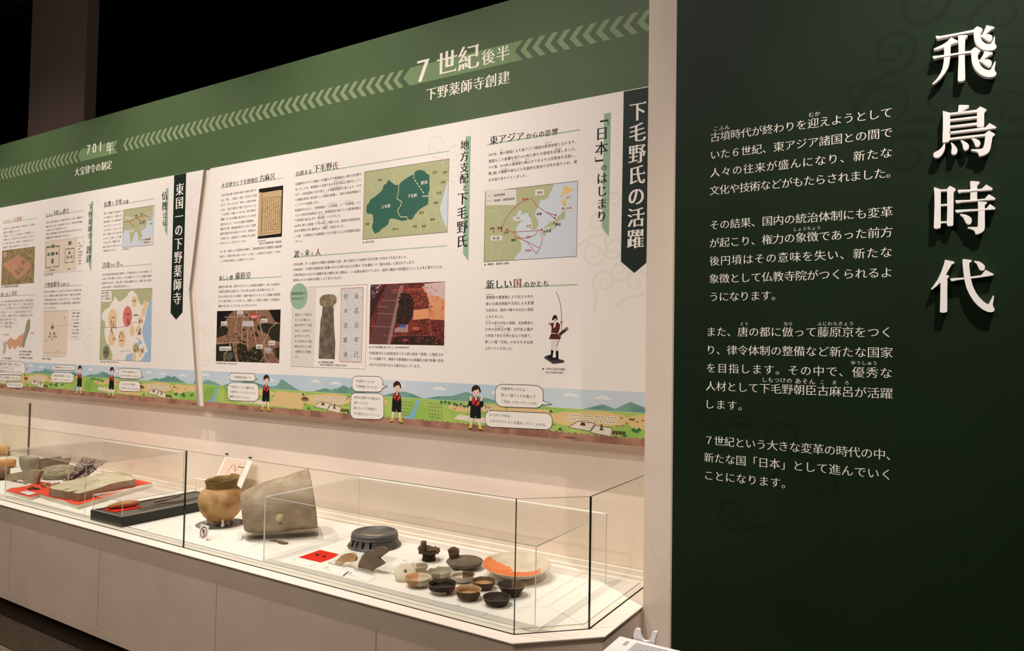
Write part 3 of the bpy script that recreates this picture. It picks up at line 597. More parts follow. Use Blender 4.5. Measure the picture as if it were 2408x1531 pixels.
# aerial photo (reddish)
aer = mat('aerial_photo', rgb(128,56,44), .5, .3, rgb(88,40,36), 26)
photo(S, 'aerial_photo', CB, ((1115,420),(2043,380),(2028,1175),(1098,1158)), aer, [
 (ink(216,148,104),2,((1750,440),(2040,430),(2035,860),(1850,850),(1860,700),(1820,560))),(ink(210,180,172),3,((1780,410),(2043,384),(2040,600),(1930,560),(1830,540))),(ink(222,150,104),3,((1650,735),(1845,715),(1850,838),(1640,858))),
 (mat('aerial_trees', rgb(44,30,24), .5, .3, rgb(62,40,32), 60),3,((1500,520),(1600,530),(1660,640),(1640,800),(1600,880),(1560,910),(1430,900),(1440,760),(1490,600))),
 (ink(100,62,60),2,((1240,700),(1320,430),(1400,420),(1490,430),(1330,1155),(1105,1150))),(ink(150,110,104),2,((1480,430),(1530,425),(1360,1155),(1320,1155))),(ink(60,34,34),3,((1115,620),(1290,420),(1310,420),(1110,860))),(ink(70,44,50),3,((1116,420),(1240,418),(1116,620))),
 (mat('aerial_trees', rgb(44,30,24)),3,((1370,1158),(1400,1080),(1600,1040),(1900,1060),(2028,1120),(2028,1175))),(ink(70,90,150),4,((1475,918),(1555,915),(1550,950),(1472,950))),(ink(170,130,130),3,((1420,960),(1585,915),(1580,1010),(1410,1010))),(ink(180,90,60),4,((1640,940),(1725,945),(1720,985),(1635,982)))])
scatter(S, 'aerial_photo', CB, ((1660,900),(2020,880),(2020,1150),(1620,1150)), 150, 6, 26, [ink(110,44,36), ink(84,34,30), ink(136,64,48), ink(70,30,28)], 3.2)
scatter(S, 'aerial_photo', CB, ((1470,540),(1640,560),(1600,880),(1450,880)), 130, 8, 26, [ink(34,22,18), ink(64,44,34), ink(50,32,26)], 4.2)
scatter(S, 'aerial_photo', CB, ((1380,1070),(2000,1090),(2000,1160),(1380,1150)), 90, 8, 24, [ink(34,24,20), ink(60,42,34), ink(80,52,42)], 4.2)
scatter(S, 'aerial_photo', CB, ((1830,600),(2030,560),(2030,840),(1860,840)), 60, 8, 30, [ink(206,132,90), ink(222,158,116), ink(196,120,84)], 3.2)
scatter(S, 'aerial_photo', CB, ((1640,540),(1800,520),(1840,700),(1660,700)), 60, 8, 28, [ink(140,66,50), ink(110,48,40), ink(156,84,62)], 3.2)
scatter(S, 'aerial_photo', CB, ((1118,430),(1230,425),(1180,560),(1118,600)), 40, 6, 18, [ink(190,170,176), ink(60,50,60), ink(120,100,110)], 3.8)
scatter(S, 'aerial_photo', CB, ((1790,420),(2030,400),(2030,540),(1850,540)), 40, 5, 14, [ink(220,196,190), ink(120,96,100), ink(180,150,146)], 3.8)
for x_ in range(5): S.line('aerial_photo', [CB(1345+x_*24, 440+x_*4), CB(1140+x_*34, 1150)], .0009*U, ink(80,48,48), 4)
for a, b in (((1245,615),(1440,615)),((1210,695),(1330,695)),((1185,775),(1400,785)),((1120,935),(1370,945))): S.line('aerial_photo', [CB(*a), CB(*b)], .0012*U, ink(180,140,140), 5)
DW = ink(214, 130, 116)
S.line('aerial_photo', [CB(1380+i*14, 520-i*.6) for i in range(30)], .0012*U, DW, 6, True); S.line('aerial_photo', [CB(1800+i*3.4, 500+i*26) for i in range(22)], .0012*U, DW, 6, True); S.line('aerial_photo', [CB(1240+i*22, 1052) for i in range(30)], .0012*U, DW, 6, True)
S.text('aerial_photo/place_label', '大溝の囲まれた役所跡の範囲', CB(1375,488), CB(1760,478), ink(214,96,84), 'bold', 8); S.text('aerial_photo/place_label', '八脚門', CB(1505,1110), CB(1588,1110), ink(214,96,84), 'bold', 8)
# --- map: east asia
def mp(S, key, C, frame, base, polys, lines=(), labels=(), lab='bold'):
    S.poly(key, [C(*q) for q in frame], base, 1)
    for lay, m, pts in polys: S.poly(key, [C(*q) for q in pts], m, lay)
    for m, w, pts, *d in lines: S.line(key, [C(*q) for q in pts], w*U, m, 5, *d)
    S.line(key, [C(*q) for q in list(frame)+[frame[0]]], .0012*U, ink(96,84,84), 6)
    for t, a, b, m, *bx in labels:
        if bx: S.poly(key, [C(bx[0][0],bx[0][1]),C(bx[0][2],bx[0][1]-4),C(bx[0][2],bx[0][3]-4),C(bx[0][0],bx[0][3])], bx[1], 7)
        S.text(key+'/map_label', t, C(*a), C(*b), m, lab, 9)
OR = ink(226,190,120)
RL = ink(176,60,50)
mp(S, 'asia_map', C3, ((143,873),(901,785),(890,1403),(132,1447)), sea, [
 (2, olive, ((143,873),(703,808),(690,850),(660,915),(635,938),(598,940),(580,985),(560,1030),(548,1062),(575,1110),(578,1150),(558,1178),(520,1185),(513,1140),(522,1105),(500,1078),(495,1048),(455,1050),(430,1070),(438,1048),(442,1022),(415,1030),(400,1068),(367,1080),(372,1105),(392,1115),(450,1105),(415,1140),(400,1165),(395,1190),(415,1230),(438,1250),(420,1270),(440,1300),(437,1350),(405,1385),(390,1405),(378,1432),(132,1447))),
 (3, OR, ((780,815),(820,835),(862,850),(855,870),(835,872),(815,895),(785,885),(778,905),(762,920),(760,895),(775,880),(785,850))),
 (3, OR, ((778,935),(795,930),(808,955),(805,975),(780,978),(768,960))),
 (3, olive, ((780,978),(805,978),(803,1020),(795,1070),(800,1090),(770,1100),(745,1110),(725,1150),(712,1180),(695,1150),(650,1165),(625,1185),(608,1180),(640,1150),(680,1120),(715,1110),(735,1075),(760,1060),(778,1030))),
 (3, olive, ((655,1180),(690,1160),(700,1175),(665,1200))), (3, olive, ((612,1190),(640,1195),(640,1225),(622,1240),(610,1215)))],
 [(RL,.0016,((275,1190),(300,1120),(340,1050),(400,985),(480,940),(522,926),(560,985),(640,1040),(718,1065))),(RL,.0016,((640,1040),(680,1065),(710,1090))),(RL,.0016,((320,1184),(360,1203),(520,1195),(608,1184))),(RL,.0016,((380,1208),(385,1240),(440,1255),(500,1250),(550,1230),(575,1190))),
  (RL,.0016,((400,1245),(500,1290),(590,1335),(615,1260),(595,1215),(598,1190))),(RL,.0016,((480,1275),(560,1382),(590,1335))),(ink(230,150,110),.0016,((210,1200),(275,1190),(320,1184))),(ink(240,220,210),.0016,((608,1184),(660,1160),(706,1128)),True),(ink(206,206,180),.0012,((145,1040),(230,1030),(260,1050),(270,1110))),(ink(206,206,180),.0012,((180,1440),(210,1360),(190,1300),(150,1290))),(ink(206,206,180),.0012,((250,1430),(260,1340),(330,1300),(400,1300)))],
 [('渤海',(568,882),(610,878),K,(552,856,624,905),CL),('渤海路',(442,938),(495,930),RED),('新羅',(564,1056),(606,1052),K),('百済',(478,1155),(520,1150),K,(472,1130,528,1168),CL),('倭(日本)',(770,1012),(862,1004),K,(765,990,870,1035),CL),('難波',(718,1142),(762,1138),K),('大宰府',(616,1198),(684,1194),K),('北路',(393,1090),(425,1086),ink(214,130,90)),('南路',(480,1242),(514,1240),RED),('南東路',(468,1355),(520,1352),RED),
  ('長安',(182,1177),(222,1172),K),('洛陽',(240,1172),(284,1167),K),('汴州',(292,1210),(334,1206),K),('揚州',(354,1270),(398,1266),K),('隋(唐)',(204,1256),(268,1250),K,(188,1234,282,1275),CL),('蝦夷',(800,922),(842,918),ink(224,160,110)),
  ('遣唐使経路',(212,905),(306,893),K,(150,858,398,985),CL),('遣唐使・遣隋使経路',(212,946),(384,930),K)])
for q in ((718,1065),(712,1090),(706,1128),(606,1184),(320,1184),(276,1191),(211,1200)): S.disc('asia_map', C3(*q), .0030*U, RL, 8, 10)
for y in (908, 950): S.line('asia_map', [C3(158,y), C3(192,y-3)], .0012*U, ink(190,110,80), 9)
# --- map: kanto provinces
dg = ink(56, 100, 84)
bl = ink(222, 214, 160)
mp(S, 'province_map', CA, ((1032,388),(2073,228),(2053,1130),(1012,1222)), olive, [
 (2, sea, ((2068,470),(2053,1090),(2010,1010),(1980,930),(1960,850),(1965,800),(1990,740),(2000,690),(2030,580))),
 (3, dg, ((1053,870),(1060,800),(1090,770),(1100,735),(1165,690),(1215,650),(1250,610),(1270,550),(1300,535),(1328,487),(1370,520),(1410,550),(1455,548),(1500,500),(1560,460),(1620,425),(1640,415),(1660,380),(1710,362),(1765,372),(1800,410),(1832,430),(1830,520),(1836,610),(1818,640),(1820,740),(1812,790),(1770,812),(1710,850),(1660,905),(1620,970),(1570,980),(1490,992),(1440,975),(1370,960),(1340,970),(1320,1040),(1240,1095),(1215,1125),(1160,1150),(1135,1110),(1125,1060),(1140,1000),(1135,920),(1110,905),(1070,905)))],
 [(bl,.0022,((1455,548),(1450,640),(1432,720),(1490,755),(1480,800),(1440,860),(1450,900),(1480,945),(1550,940),(1570,980))),(ink(236,232,210),.0026,tuple((1640+(i>3)*12*(i-3)+0, 415+i*18) for i in range(14))+((1745,690),(1815,685)),True),
  (bl,.0012,((1390,530),(1385,390),(1340,345))),(bl,.0012,((1090,400),(1150,440),(1140,500),(1090,540),(1120,600),(1160,640))),(bl,.0012,((1715,360),(1710,300),(1850,290))),(bl,.0012,((1980,250),(2010,330),(1990,440),(1960,520),(1930,600),(1880,625),(1838,600))),(bl,.0012,((1990,440),(2070,480))),(bl,.0012,((1930,570),(2005,605))),(bl,.0012,((1880,640),(1930,720),(1995,710))),(bl,.0012,((1850,820),(1930,870),(1930,940),(1985,1010),(2050,1100))),(bl,.0012,((1850,820),(1790,900),(1720,960),(1725,1140))),(bl,.0012,((1720,960),(1680,970),(1665,910))),(bl,.0012,((1570,985),(1620,1060),(1640,1150))),(bl,.0012,((1790,900),(1830,1040),(1770,1130))),(bl,.0012,((1160,1150),(1165,1210)))],
 [('上毛野',(1238,820),(1352,805),WH),('下毛野',(1562,690),(1680,675),WH),('那須',(1724,525),(1808,515),WH)])
for t,a,b in (('高志',(1200,490),(1252,484)),('科野',(1042,1035),(1092,1029)),('知々夫',(1378,1097),(1452,1087)),('白河',(1868,397),(1924,390)),('菊多',(1998,397),(2052,390)),('多珂',(1970,520),(2026,513)),('久自',(1922,648),(1980,642)),('那珂',(1885,772),(1940,766)),('新治',(1706,893),(1762,887)),('茨城',(1840,977),(1896,970)),('印波',(1622,1063),(1678,1057)),('筑波',(1736,1060),(1790,1054))):
    S.text('province_map/map_label', t, CA(*a), CA(*b), ink(66,62,50), 'body', 9)
S.done()
# ---------------------------------------------------------------- left board
S = Sheet(YB, BL)
S.inside = lambda x, z: x < -2.5387-(.0751*(z-ZB)/(ZM-ZB) if z < ZM else .0751-.0711*(z-ZM)/(ZT-ZM))-.003 and ZB < z < ZT
CI = crop(360, 380, 3.825); CE = crop(90, 390, 6.124); CF2 = crop(90, 600, 5.89); CG = crop(0, 460, 7.655); CH = crop(0, 650, 7.291)
S.poly('title_ribbon', [CI(190,124),CI(298,103),CI(265,1357),CI(207,1423),CI(157,1362)], BG, 1)
S.vtext('title_text', '東国一の下野薬師寺', CI(242,188), CI(214,1292), WH, 'heavy', 4)
S.poly('heading_bar#w16', [CI(117,243),CI(140,238),CI(128,670),CI(104,620)], LG2, 1)
S.vtext('heading_text#w17', '仏教', CI(105,262), CI(102,445), K, 'mincho', 4); S.vtext('heading_text#w18', '公伝', CI(105,450), CI(104,585), K, 'mincho', 4)
S.poly('heading_bar#w19', [CE(760,518),CE(792,510),CE(763,1528),CE(730,1440)], LG2, 1)
S.vtext('heading_text#w20', '下野薬師寺', CE(752,545), CE(738,1062), K, 'mincho', 4); S.vtext('heading_text#w21', 'の', CE(750,1068), CE(748,1128), K, 'mincho', 4)
S.vtext('heading_text#w22', '創建', CE(730,1140), CE(722,1405), K, 'mincho', 4)
heading(S, CE, [('仏教',(945,560),(1052,540),K),('と',(1056,545),(1098,538),K),('文化',(1105,530),(1210,508),K),('の波',(1220,525),(1302,512),K)], [(930,603),(1678,478),(1678,466),(950,592)])
heading(S, CE, [('広まる',(112,722),(208,702),K),('寺院',(212,688),(300,668),K),('の',(305,685),(345,678),K),('建立',(350,662),(447,640),K)], [(100,738),(655,648),(655,638),(115,727)])
rows = ['東アジア諸国との交流が広が','る６世紀中ごろ、百済から仏','像や経典とともに仏教文化が','伝えられます。ペルシャやイス','ラムの文化が、シルクロードを','通って仏教とともに日本に伝','わりました。信仰としての仏教','とそれに伴って建築や工芸、','絵画・音楽などの文化がもたらさ','れ知識が伝えられました。']
para(S, CE, [(t,(945-i*1.5,688+i*60),(1207-i*1.5-(50 if i == 9 else 0),655+i*61)) for i, t in enumerate(rows)], K2)
para(S, CE, [('588年、飛鳥の法興寺として飛鳥寺が建てられ、続いて近畿地方で',(110,820),(648,738)),('豪族の氏寺などの多くの寺院が建てられました。寺院の建立は権威と',(110,880),(648,800)),('その様子を広く示す役割も果たしました。',(108,935),(430,884)),('全国では百済寺院様式の寺院や地方寺院を手本に建てられました。',(106,988),(645,912)),('瓦屋根を持つ寺院も建てられました。',(104,1045),(480,992))], K2)
caption(S, CE, [('▲ 仏教伝来ルート',(1210,1205),(1330,1190))])
caption(S, CF2, [('▲ 塔と金堂の配置',(80,275),(205,268)),('▲ 創建の下野薬師寺',(45,1435),(182,1440)),('▲ 関東の地域',(848,1475),(930,1478)),('前方後円墳と古墳時代寺院の分布',(942,1478),(1118,1486))])
heading(S, CF2, [('古墳',(888,145),(994,132),K),('から',(1003,142),(1072,134),K),('寺',(1080,125),(1128,118),K),('へ',(1135,138),(1176,132),K)], [(875,187),(1588,126),(1588,116),(890,176)])
heading(S, CF2, [('下野薬',(85,420),(208,408),K),('師寺',(208,408),(302,396),RD),('を建てる',(312,414),(434,402),K)], [(65,453),(602,419),(602,409),(80,443)])
para(S, CF2, [('巨大な前方後円墳が政治的な象徴としての役割を終える中、新たな制度として',(888,268),(1582,228)),('646年「大化の薄葬令」が出され、大きな墳墓をつくることへの制限と意識の',(886,328),(1578,288)),('変革が行われます。中央に続いて各地の豪族たちも、古墳に代わる新た',(884,388),(1576,350)),('な権力の象徴として寺院の建立を進めました。',(884,445),(1278,428)),
 ('各地の有力者や豪族たちが、古墳に代わる一族のための氏寺建立を進',(75,505),(595,490)),('めます。下野国最大の豪族下毛野氏の氏寺が、正確な年代は不明で',(75,562),(593,548)),('下毛野朝臣古麻呂が関わったと考えられています。この他、発掘から',(74,620),(592,605)),('奈良時代の東国仏教を導くために戒壇を設置した国家的寺院で',(72,675),(590,660)),('あったという説もあります。',(70,733),(272,728))], K2)
heading(S, CG, [('奈良時代の',(58,478),(235,448),LG),('大改修',(242,440),(398,412),ink(170,120,104))], [(50,512),(665,410),(665,398),(65,500)])
heading(S, CH, [('都に並ぶ',(12,325),(182,302),GREY),('戒壇',(196,295),(290,280),ink(150,120,100))], [(-60,356),(600,318),(600,306),(-60,344)])
para(S, CG, [('奈良時代には、聖武天皇の発願により国家寺院として大規模に',(55,600),(630,522)),('改修され大伽藍となりました。',(55,668),(400,625)),('二度目は、しばらくして塔が完成し「下野薬師寺」とし',(55,735),(632,655)),('て建物の多くは、東国の中心となる寺院として整った。',(52,805),(635,720)),('また、東国の仏教の中心、鑑真により戒壇が置かれました。',(45,870),(632,795)),('発掘調査で、伽藍の全貌が明らかになっています。',(50,935),(530,880))], GREY)
para(S, CH, [('この頃、僧の資格を国家が管理し戒を授ける戒壇が東国に',(2,438),(578,402)),('都の東大寺、筑紫、下野の三つで、八世紀に設置され',(2,492),(578,470)),('ここに、正式な僧侶となるための授戒の儀式が行われ',(2,548),(575,535)),('三戒壇のひとつとして、全国から僧が集まりました。',(2,612),(572,603)),('その歴史と、鑑真の弟子たちの活躍が伝えられます',(2,678),(575,665)),('東国の仏教の中心でした。',(0,745),(300,735)),('また、国家の寺院として',(0,803),(292,797)),('した「授戒の場」',(0,862),(218,858))], GREY)
caption(S, CH, [('▲ 下野薬師寺跡の復元配置図',(20,182),(318,162)),('▲ 三戒壇の範囲図',(38,1405),(190,1405)),('■ 下野薬師寺の授戒範囲',(340,1287),(546,1290)),('■ 東大寺の授戒範囲',(340,1340),(515,1342)),('■ 筑紫観世音寺の授戒範囲',(340,1397),(558,1398)),('▲ 東国の地',(0,1190),(10,1190))])
ltgreen = ink(110,140,116)
mp(S, 'asia_map', CE, ((1227,635),(1672,567),(1652,1140),(1210,1180)), olive, [
 (2, sea, ((1655,570),(1672,567),(1652,1140),(1470,1155),(1455,1110),(1475,1040),(1500,1010),(1480,950),(1490,930),(1530,910),(1560,860),(1570,790),(1548,760),(1560,740),(1590,770),(1600,800),(1640,700))),
 (2, sea, ((1245,925),(1310,930),(1330,1080),(1340,1120),(1360,1060),(1400,950),(1430,960),(1440,1050),(1460,1110),(1470,1155),(1210,1180),(1215,1000))),
 (3, CL, ((1490,1035),(1655,1020),(1650,1120),(1486,1130)))],
 [(RL,.0022,((1225,812),(1310,805),(1415,750),(1490,730),(1540,712),(1570,730),(1590,780),(1620,785),(1645,720),(1662,660))),(RL,.0022,((1415,750),(1470,795),(1515,795),(1560,770))),(RL,.0022,((1310,805),(1350,845),(1382,885)))],
 [('ガンダーラ地方',(1255,757),(1365,742),K,(1250,735,1368,770),CL),('インド',(1328,938),(1375,932),K,(1322,918,1380,955),CL),('敦煌',(1395,722),(1428,717),K),('雲崗',(1477,700),(1510,695),K),('北魏',(1458,830),(1490,826),K),('龍門',(1505,820),(1540,815),K),('高句麗',(1578,700),(1618,695),K,(1574,680,1622,716),CL),('中国',(1482,880),(1518,876),K,(1476,862,1524,900),CL),('日本',(1605,832),(1642,828),K),
  ('● 仏教関連地',(1495,1066),(1622,1052),K),('― 仏教伝来ルート',(1490,1108),(1640,1092),K)])
temple = ink(226,206,184); tg = ink(98,112,98)
def rects(S, key, C, items, m, lay=3):
    for x0, y0, x1, y1 in items: S.poly(key, [C(x0,y0),C(x1,y0-(x1-x0)*.14),C(x1,y1-(x1-x0)*.14),C(x0,y1)], m, lay)
S.poly('temple_plan', [CG(*q) for q in ((808,828),(1105,790),(1082,1372),(795,1405))], temple, 1)
S.poly('temple_plan', [CG(*q) for q in ((1110,790),(1392,765),(1378,1340),(1090,1370))], temple, 1)
S.line('temple_plan', [CG(*q) for q in ((808,828),(1500,742),(1492,960))], .0012*U, GREY, 2)
S.line('temple_plan', [CG(*q) for q in ((795,1405),(1480,1352))], .0012*U, GREY, 2)
rects(S, 'temple_plan', CG, [(835,920,905,948),(917,895,987,945),(998,905,1072,930),(855,1035,895,1085),(918,1022,980,1082),(1002,1015,1043,1068),(925,1140,965,1225),(948,855,956,895),(1230,825,1285,893),(1232,1010,1268,1060),(1200,1080,1222,1140),(1238,1090,1258,1125),(1278,1075,1300,1132)], tg)
for pts in (((835,930),(825,1300),(920,1290)),((955,1285),(1058,1275),(1070,915)),((1175,965),(1168,1212),(1230,1205)),((1175,965),(1335,948),(1325,1192),(1262,1200))): S.line('temple_plan', [CG(*q) for q in pts], .004*U, tg, 3)
S.text('temple_plan/plan_label', '飛鳥寺伽藍', CG(890,1345), CG(985,1338), K2, 'bold', 4); S.text('temple_plan/plan_label', '薬師寺', CG(1215,1325), CG(1270,1320), K2, 'bold', 4)
for i, t in enumerate(('①塔','②中金堂','③塔','④東金堂','⑤西金堂','⑥中門','⑦講堂','⑧南門')): S.text('temple_plan/plan_label', t, CG(1402,858+i*53), CG(1402+len(t)*20,853+i*53), K2, 'bold', 4)
S.poly('site_plan', [CF2(*q) for q in ((75,778),(425,770),(395,1405),(62,1400))], temple, 1)
S.line('site_plan', [CF2(*q) for q in ((75,775),(425,767))], .0015*U, GREY, 3); S.line('site_plan', [CF2(*q) for q in ((62,1405),(350,1412))], .0012*U, GREY, 3)
S.line('site_plan', [CF2(*q) for q in ((65,1350),(180,1352))], .0012*U, ink(160,110,90), 3); S.line('site_plan', [CF2(*q) for q in ((200,1352),(385,1355))], .0012*U, ink(160,110,90), 3)
S.line('site_plan', [CF2(*q) for q in ((462,768),(593,762),(575,1168),(450,1168),(462,768))], .001*U, GREY, 3)
S.line('site_plan', [CF2(*q) for q in ((212,995),(450,955))], .001*U, ink(160,90,80), 3)
rects(S, 'site_plan', CF2, [(178,982,213,1025),(156,1072,174,1103),(208,1070,232,1105),(184,1150,196,1178),(106,1172,116,1192),(358,850,366,885),(268,1328,278,1345)], tg)
for t,a,b in (('金堂',(183,958),(208,956)),('東金堂',(132,1130),(182,1128)),('西金堂',(208,1130),(262,1128)),('発掘から建物',(472,806),(572,800)),('跡などが確認',(472,852),(570,848)),('され、中心と',(470,897),(570,893)),('なる伽藍配置は',(470,942),(568,940)),('下野薬師寺と',(470,990),(566,988)),('わかり、国家の',(468,1035),(566,1034)),('寺院の姿が',(468,1082),(564,1081)),('わかります。',(466,1132),(568,1132))):
    S.text('site_plan/plan_label', t, CF2(*a), CF2(*b), K2, 'body', 4)
wm = ink(236,224,212); blue = ink(160,186,210); dgrey = ink(120,116,96); ply = ink(228,196,150)
mp(S, 'kanto_map', CF2, ((877,490),(1580,457),(1555,1475),(850,1447)), wm, [
 (2, olive, ((877,490),(1580,457),(1568,600),(1530,660),(1500,640),(1470,630),(1455,670),(1435,705),(1410,670),(1380,620),(1370,560),(1320,500),(1290,492),(1250,520),(1235,560),(1190,600),(1130,645),(1095,620),(1058,565),(1045,620),(1010,660),(985,720),(920,760),(880,820),(878,880),(920,915),(930,960),(915,1050),(925,1150),(950,1225),(985,1245),(1000,1300),(1030,1380),(1015,1453),(850,1447))),
 (2.9, blue, ((1568,600),(1555,1475),(1410,1470),(1450,1420),(1480,1350),(1520,1340),(1470,1200),(1440,1090),(1440,1020),(1480,900),(1500,760),(1530,665))),(2, blue, ((1205,1458),(1210,1400),(1250,1365),(1330,1370),(1310,1460))),(2, blue, ((1350,1130),(1420,1180),(1440,1220),(1370,1270),(1320,1230),(1400,1200)))],
 [(GREY,.0015,((862,998),(1000,1000),(1130,998),(1200,990),(1250,970),(1290,945),(1400,920))),(ink(90,84,70),.0012,((1120,1340),(1250,1320),(1320,1370)))],
 [('那須',(1310,635),(1352,632),ink(150,100,70)),('上毛野',(1000,870),(1060,862),ink(150,100,70)),('下毛野',(1200,825),(1265,818),ink(130,50,50)),('下野薬師寺',(1308,835),(1388,830),K),('武蔵',(1030,1160),(1070,1158),ink(150,100,70)),('無邪志',(1130,1185),(1180,1182),ink(150,100,70)),('甲斐',(918,1345),(955,1343),K2),
  ('● 古墳時代',(890,528),(985,520),K,(880,500,1015,650),wm),('▲ 古墳文化',(890,568),(985,560),K),('○ 主要地域',(890,608),(995,600),K)])
for c, r, m, sz in (((1330,640),.026,ply,1.3),((1030,880),.045,ply,1.35),((1235,850),.044,ink(214,120,110),1.45),((1020,1155),.034,ply,1.3),((1158,1160),.036,ply,1.5),((940,1345),.032,dgrey,1.25),((1455,790),.02,ply,1.3),((1300,1040),.024,ply,1.4),((1390,1040),.02,ply,1.6),((1345,1290),.024,ink(180,170,120),1.2),((1415,1350),.02,ply,1.4),((1330,1420),.018,ply,1.4),((1415,900),.02,ply,1.3),((1485,690),.018,ply,1.3)):
    S.disc('kanto_map', CF2(*c), r*U, m, 3, 20, .8, sz*.72)
random.seed(3)
for cx_, cy_, n, sp_ in ((1030,960,9,45),(1240,910,8,35),(1150,1110,6,30),(1390,1060,7,30),(1345,1290,5,40),(1430,1300,6,35),(1040,1040,6,40),(1420,930,4,30)):
    for i in range(n):
        q = (cx_+random.uniform(-sp_,sp_), cy_+random.uniform(-sp_,sp_)); S.disc('kanto_map', CF2(*q), .0035*U, ink(120,50,40), 6, 8, .8, random.choice((.9,2.2)))
# brown aerial photo and islands map
ba = mat('site_photo', rgb(160,136,96), .5, .3, rgb(132,110,78), 22)
photo(S, 'site_photo', CG, ((40,990),(630,915),(611,1571),(20,1620)), ba, [
 (ink(196,140,112),2,((60,1230),(320,1075),(580,1260),(470,1390),(330,1510))),(ink(150,118,90),3,((360,1205),(410,1150),(465,1190),(420,1250))),(ink(160,124,98),3,((250,1350),(370,1270),(440,1330),(330,1450))),(ink(196,150,124),2,((50,1050),(90,1010),(130,1020),(125,1090),(80,1120)))])
scatter(S, 'site_photo', CG, ((50,1100),(600,950),(600,1540),(40,1590)), 120, 5, 22, [ink(150,128,88), ink(126,108,78), ink(172,150,110), ink(110,96,66)], 1.2)
scatter(S, 'site_photo', CG, ((150,1230),(320,1120),(500,1260),(320,1440)), 60, 5, 18, [ink(186,130,104), ink(206,152,124), ink(160,112,90)], 2.9)
for a, b in (((395,975),(620,1140)),((520,1100),(628,1000)),((60,1230),(300,1500)),((500,1400),(600,1500)),((330,1060),(560,1230)),((440,940),(340,1060)),((150,1180),(400,1400)),((430,1500),(560,1370))): S.line('site_photo', [CG(*a), CG(*b)], .003*U, ink(196,170,130), 4)
S.poly('islands_map', [CH(*q) for q in ((500,718),(518,760),(518,890),(480,990),(445,1090),(415,1215),(392,1230),(368,1180),(400,1050),(425,950),(440,850),(462,770))], ink(150,150,118), 1)
S.poly('islands_map', [CH(*q) for q in ((425,950),(400,1050),(368,1180),(362,1235),(350,1215),(300,1190),(245,1268),(225,1190),(190,1240),(150,1260),(135,1180),(110,1130),(180,1045),(230,1080),(275,1090),(330,1020),(385,985))], ink(214,160,124), 1)
S.poly('islands_map', [CH(*q) for q in ((55,1135),(105,1105),(122,1150),(95,1290),(65,1340),(45,1320),(60,1230))], ink(190,176,164), 1)
S.text('islands_map/map_label', '下野薬師寺', CH(512,972), CH(586,970), RED, 'bold', 3); S.text('islands_map/map_label', '東大寺 戒壇', CH(52,998), CH(150,996), RED, 'bold', 3)
for c, r, a0, cc in ((CI(155,170),.035,0,1),(CI(360,240),.045,2,-1),(CI(330,370),.03,1,1),(CI(385,470),.05,3,1),(CI(340,640),.04,0,-1),(CF2(650,1000),.05,1,1),(CF2(700,1200),.05,3,-1),(CF2(620,1120),.04,2,1),(CF2(740,960),.035,0,-1),(CF2(690,1340),.05,1,1),(CE(880,480),.04,1,1)):
    spiral(S, 'scroll_pattern', c, r*U*.8, 1.6, faint, .006*U, a0, cc, .05*U)
S.done()

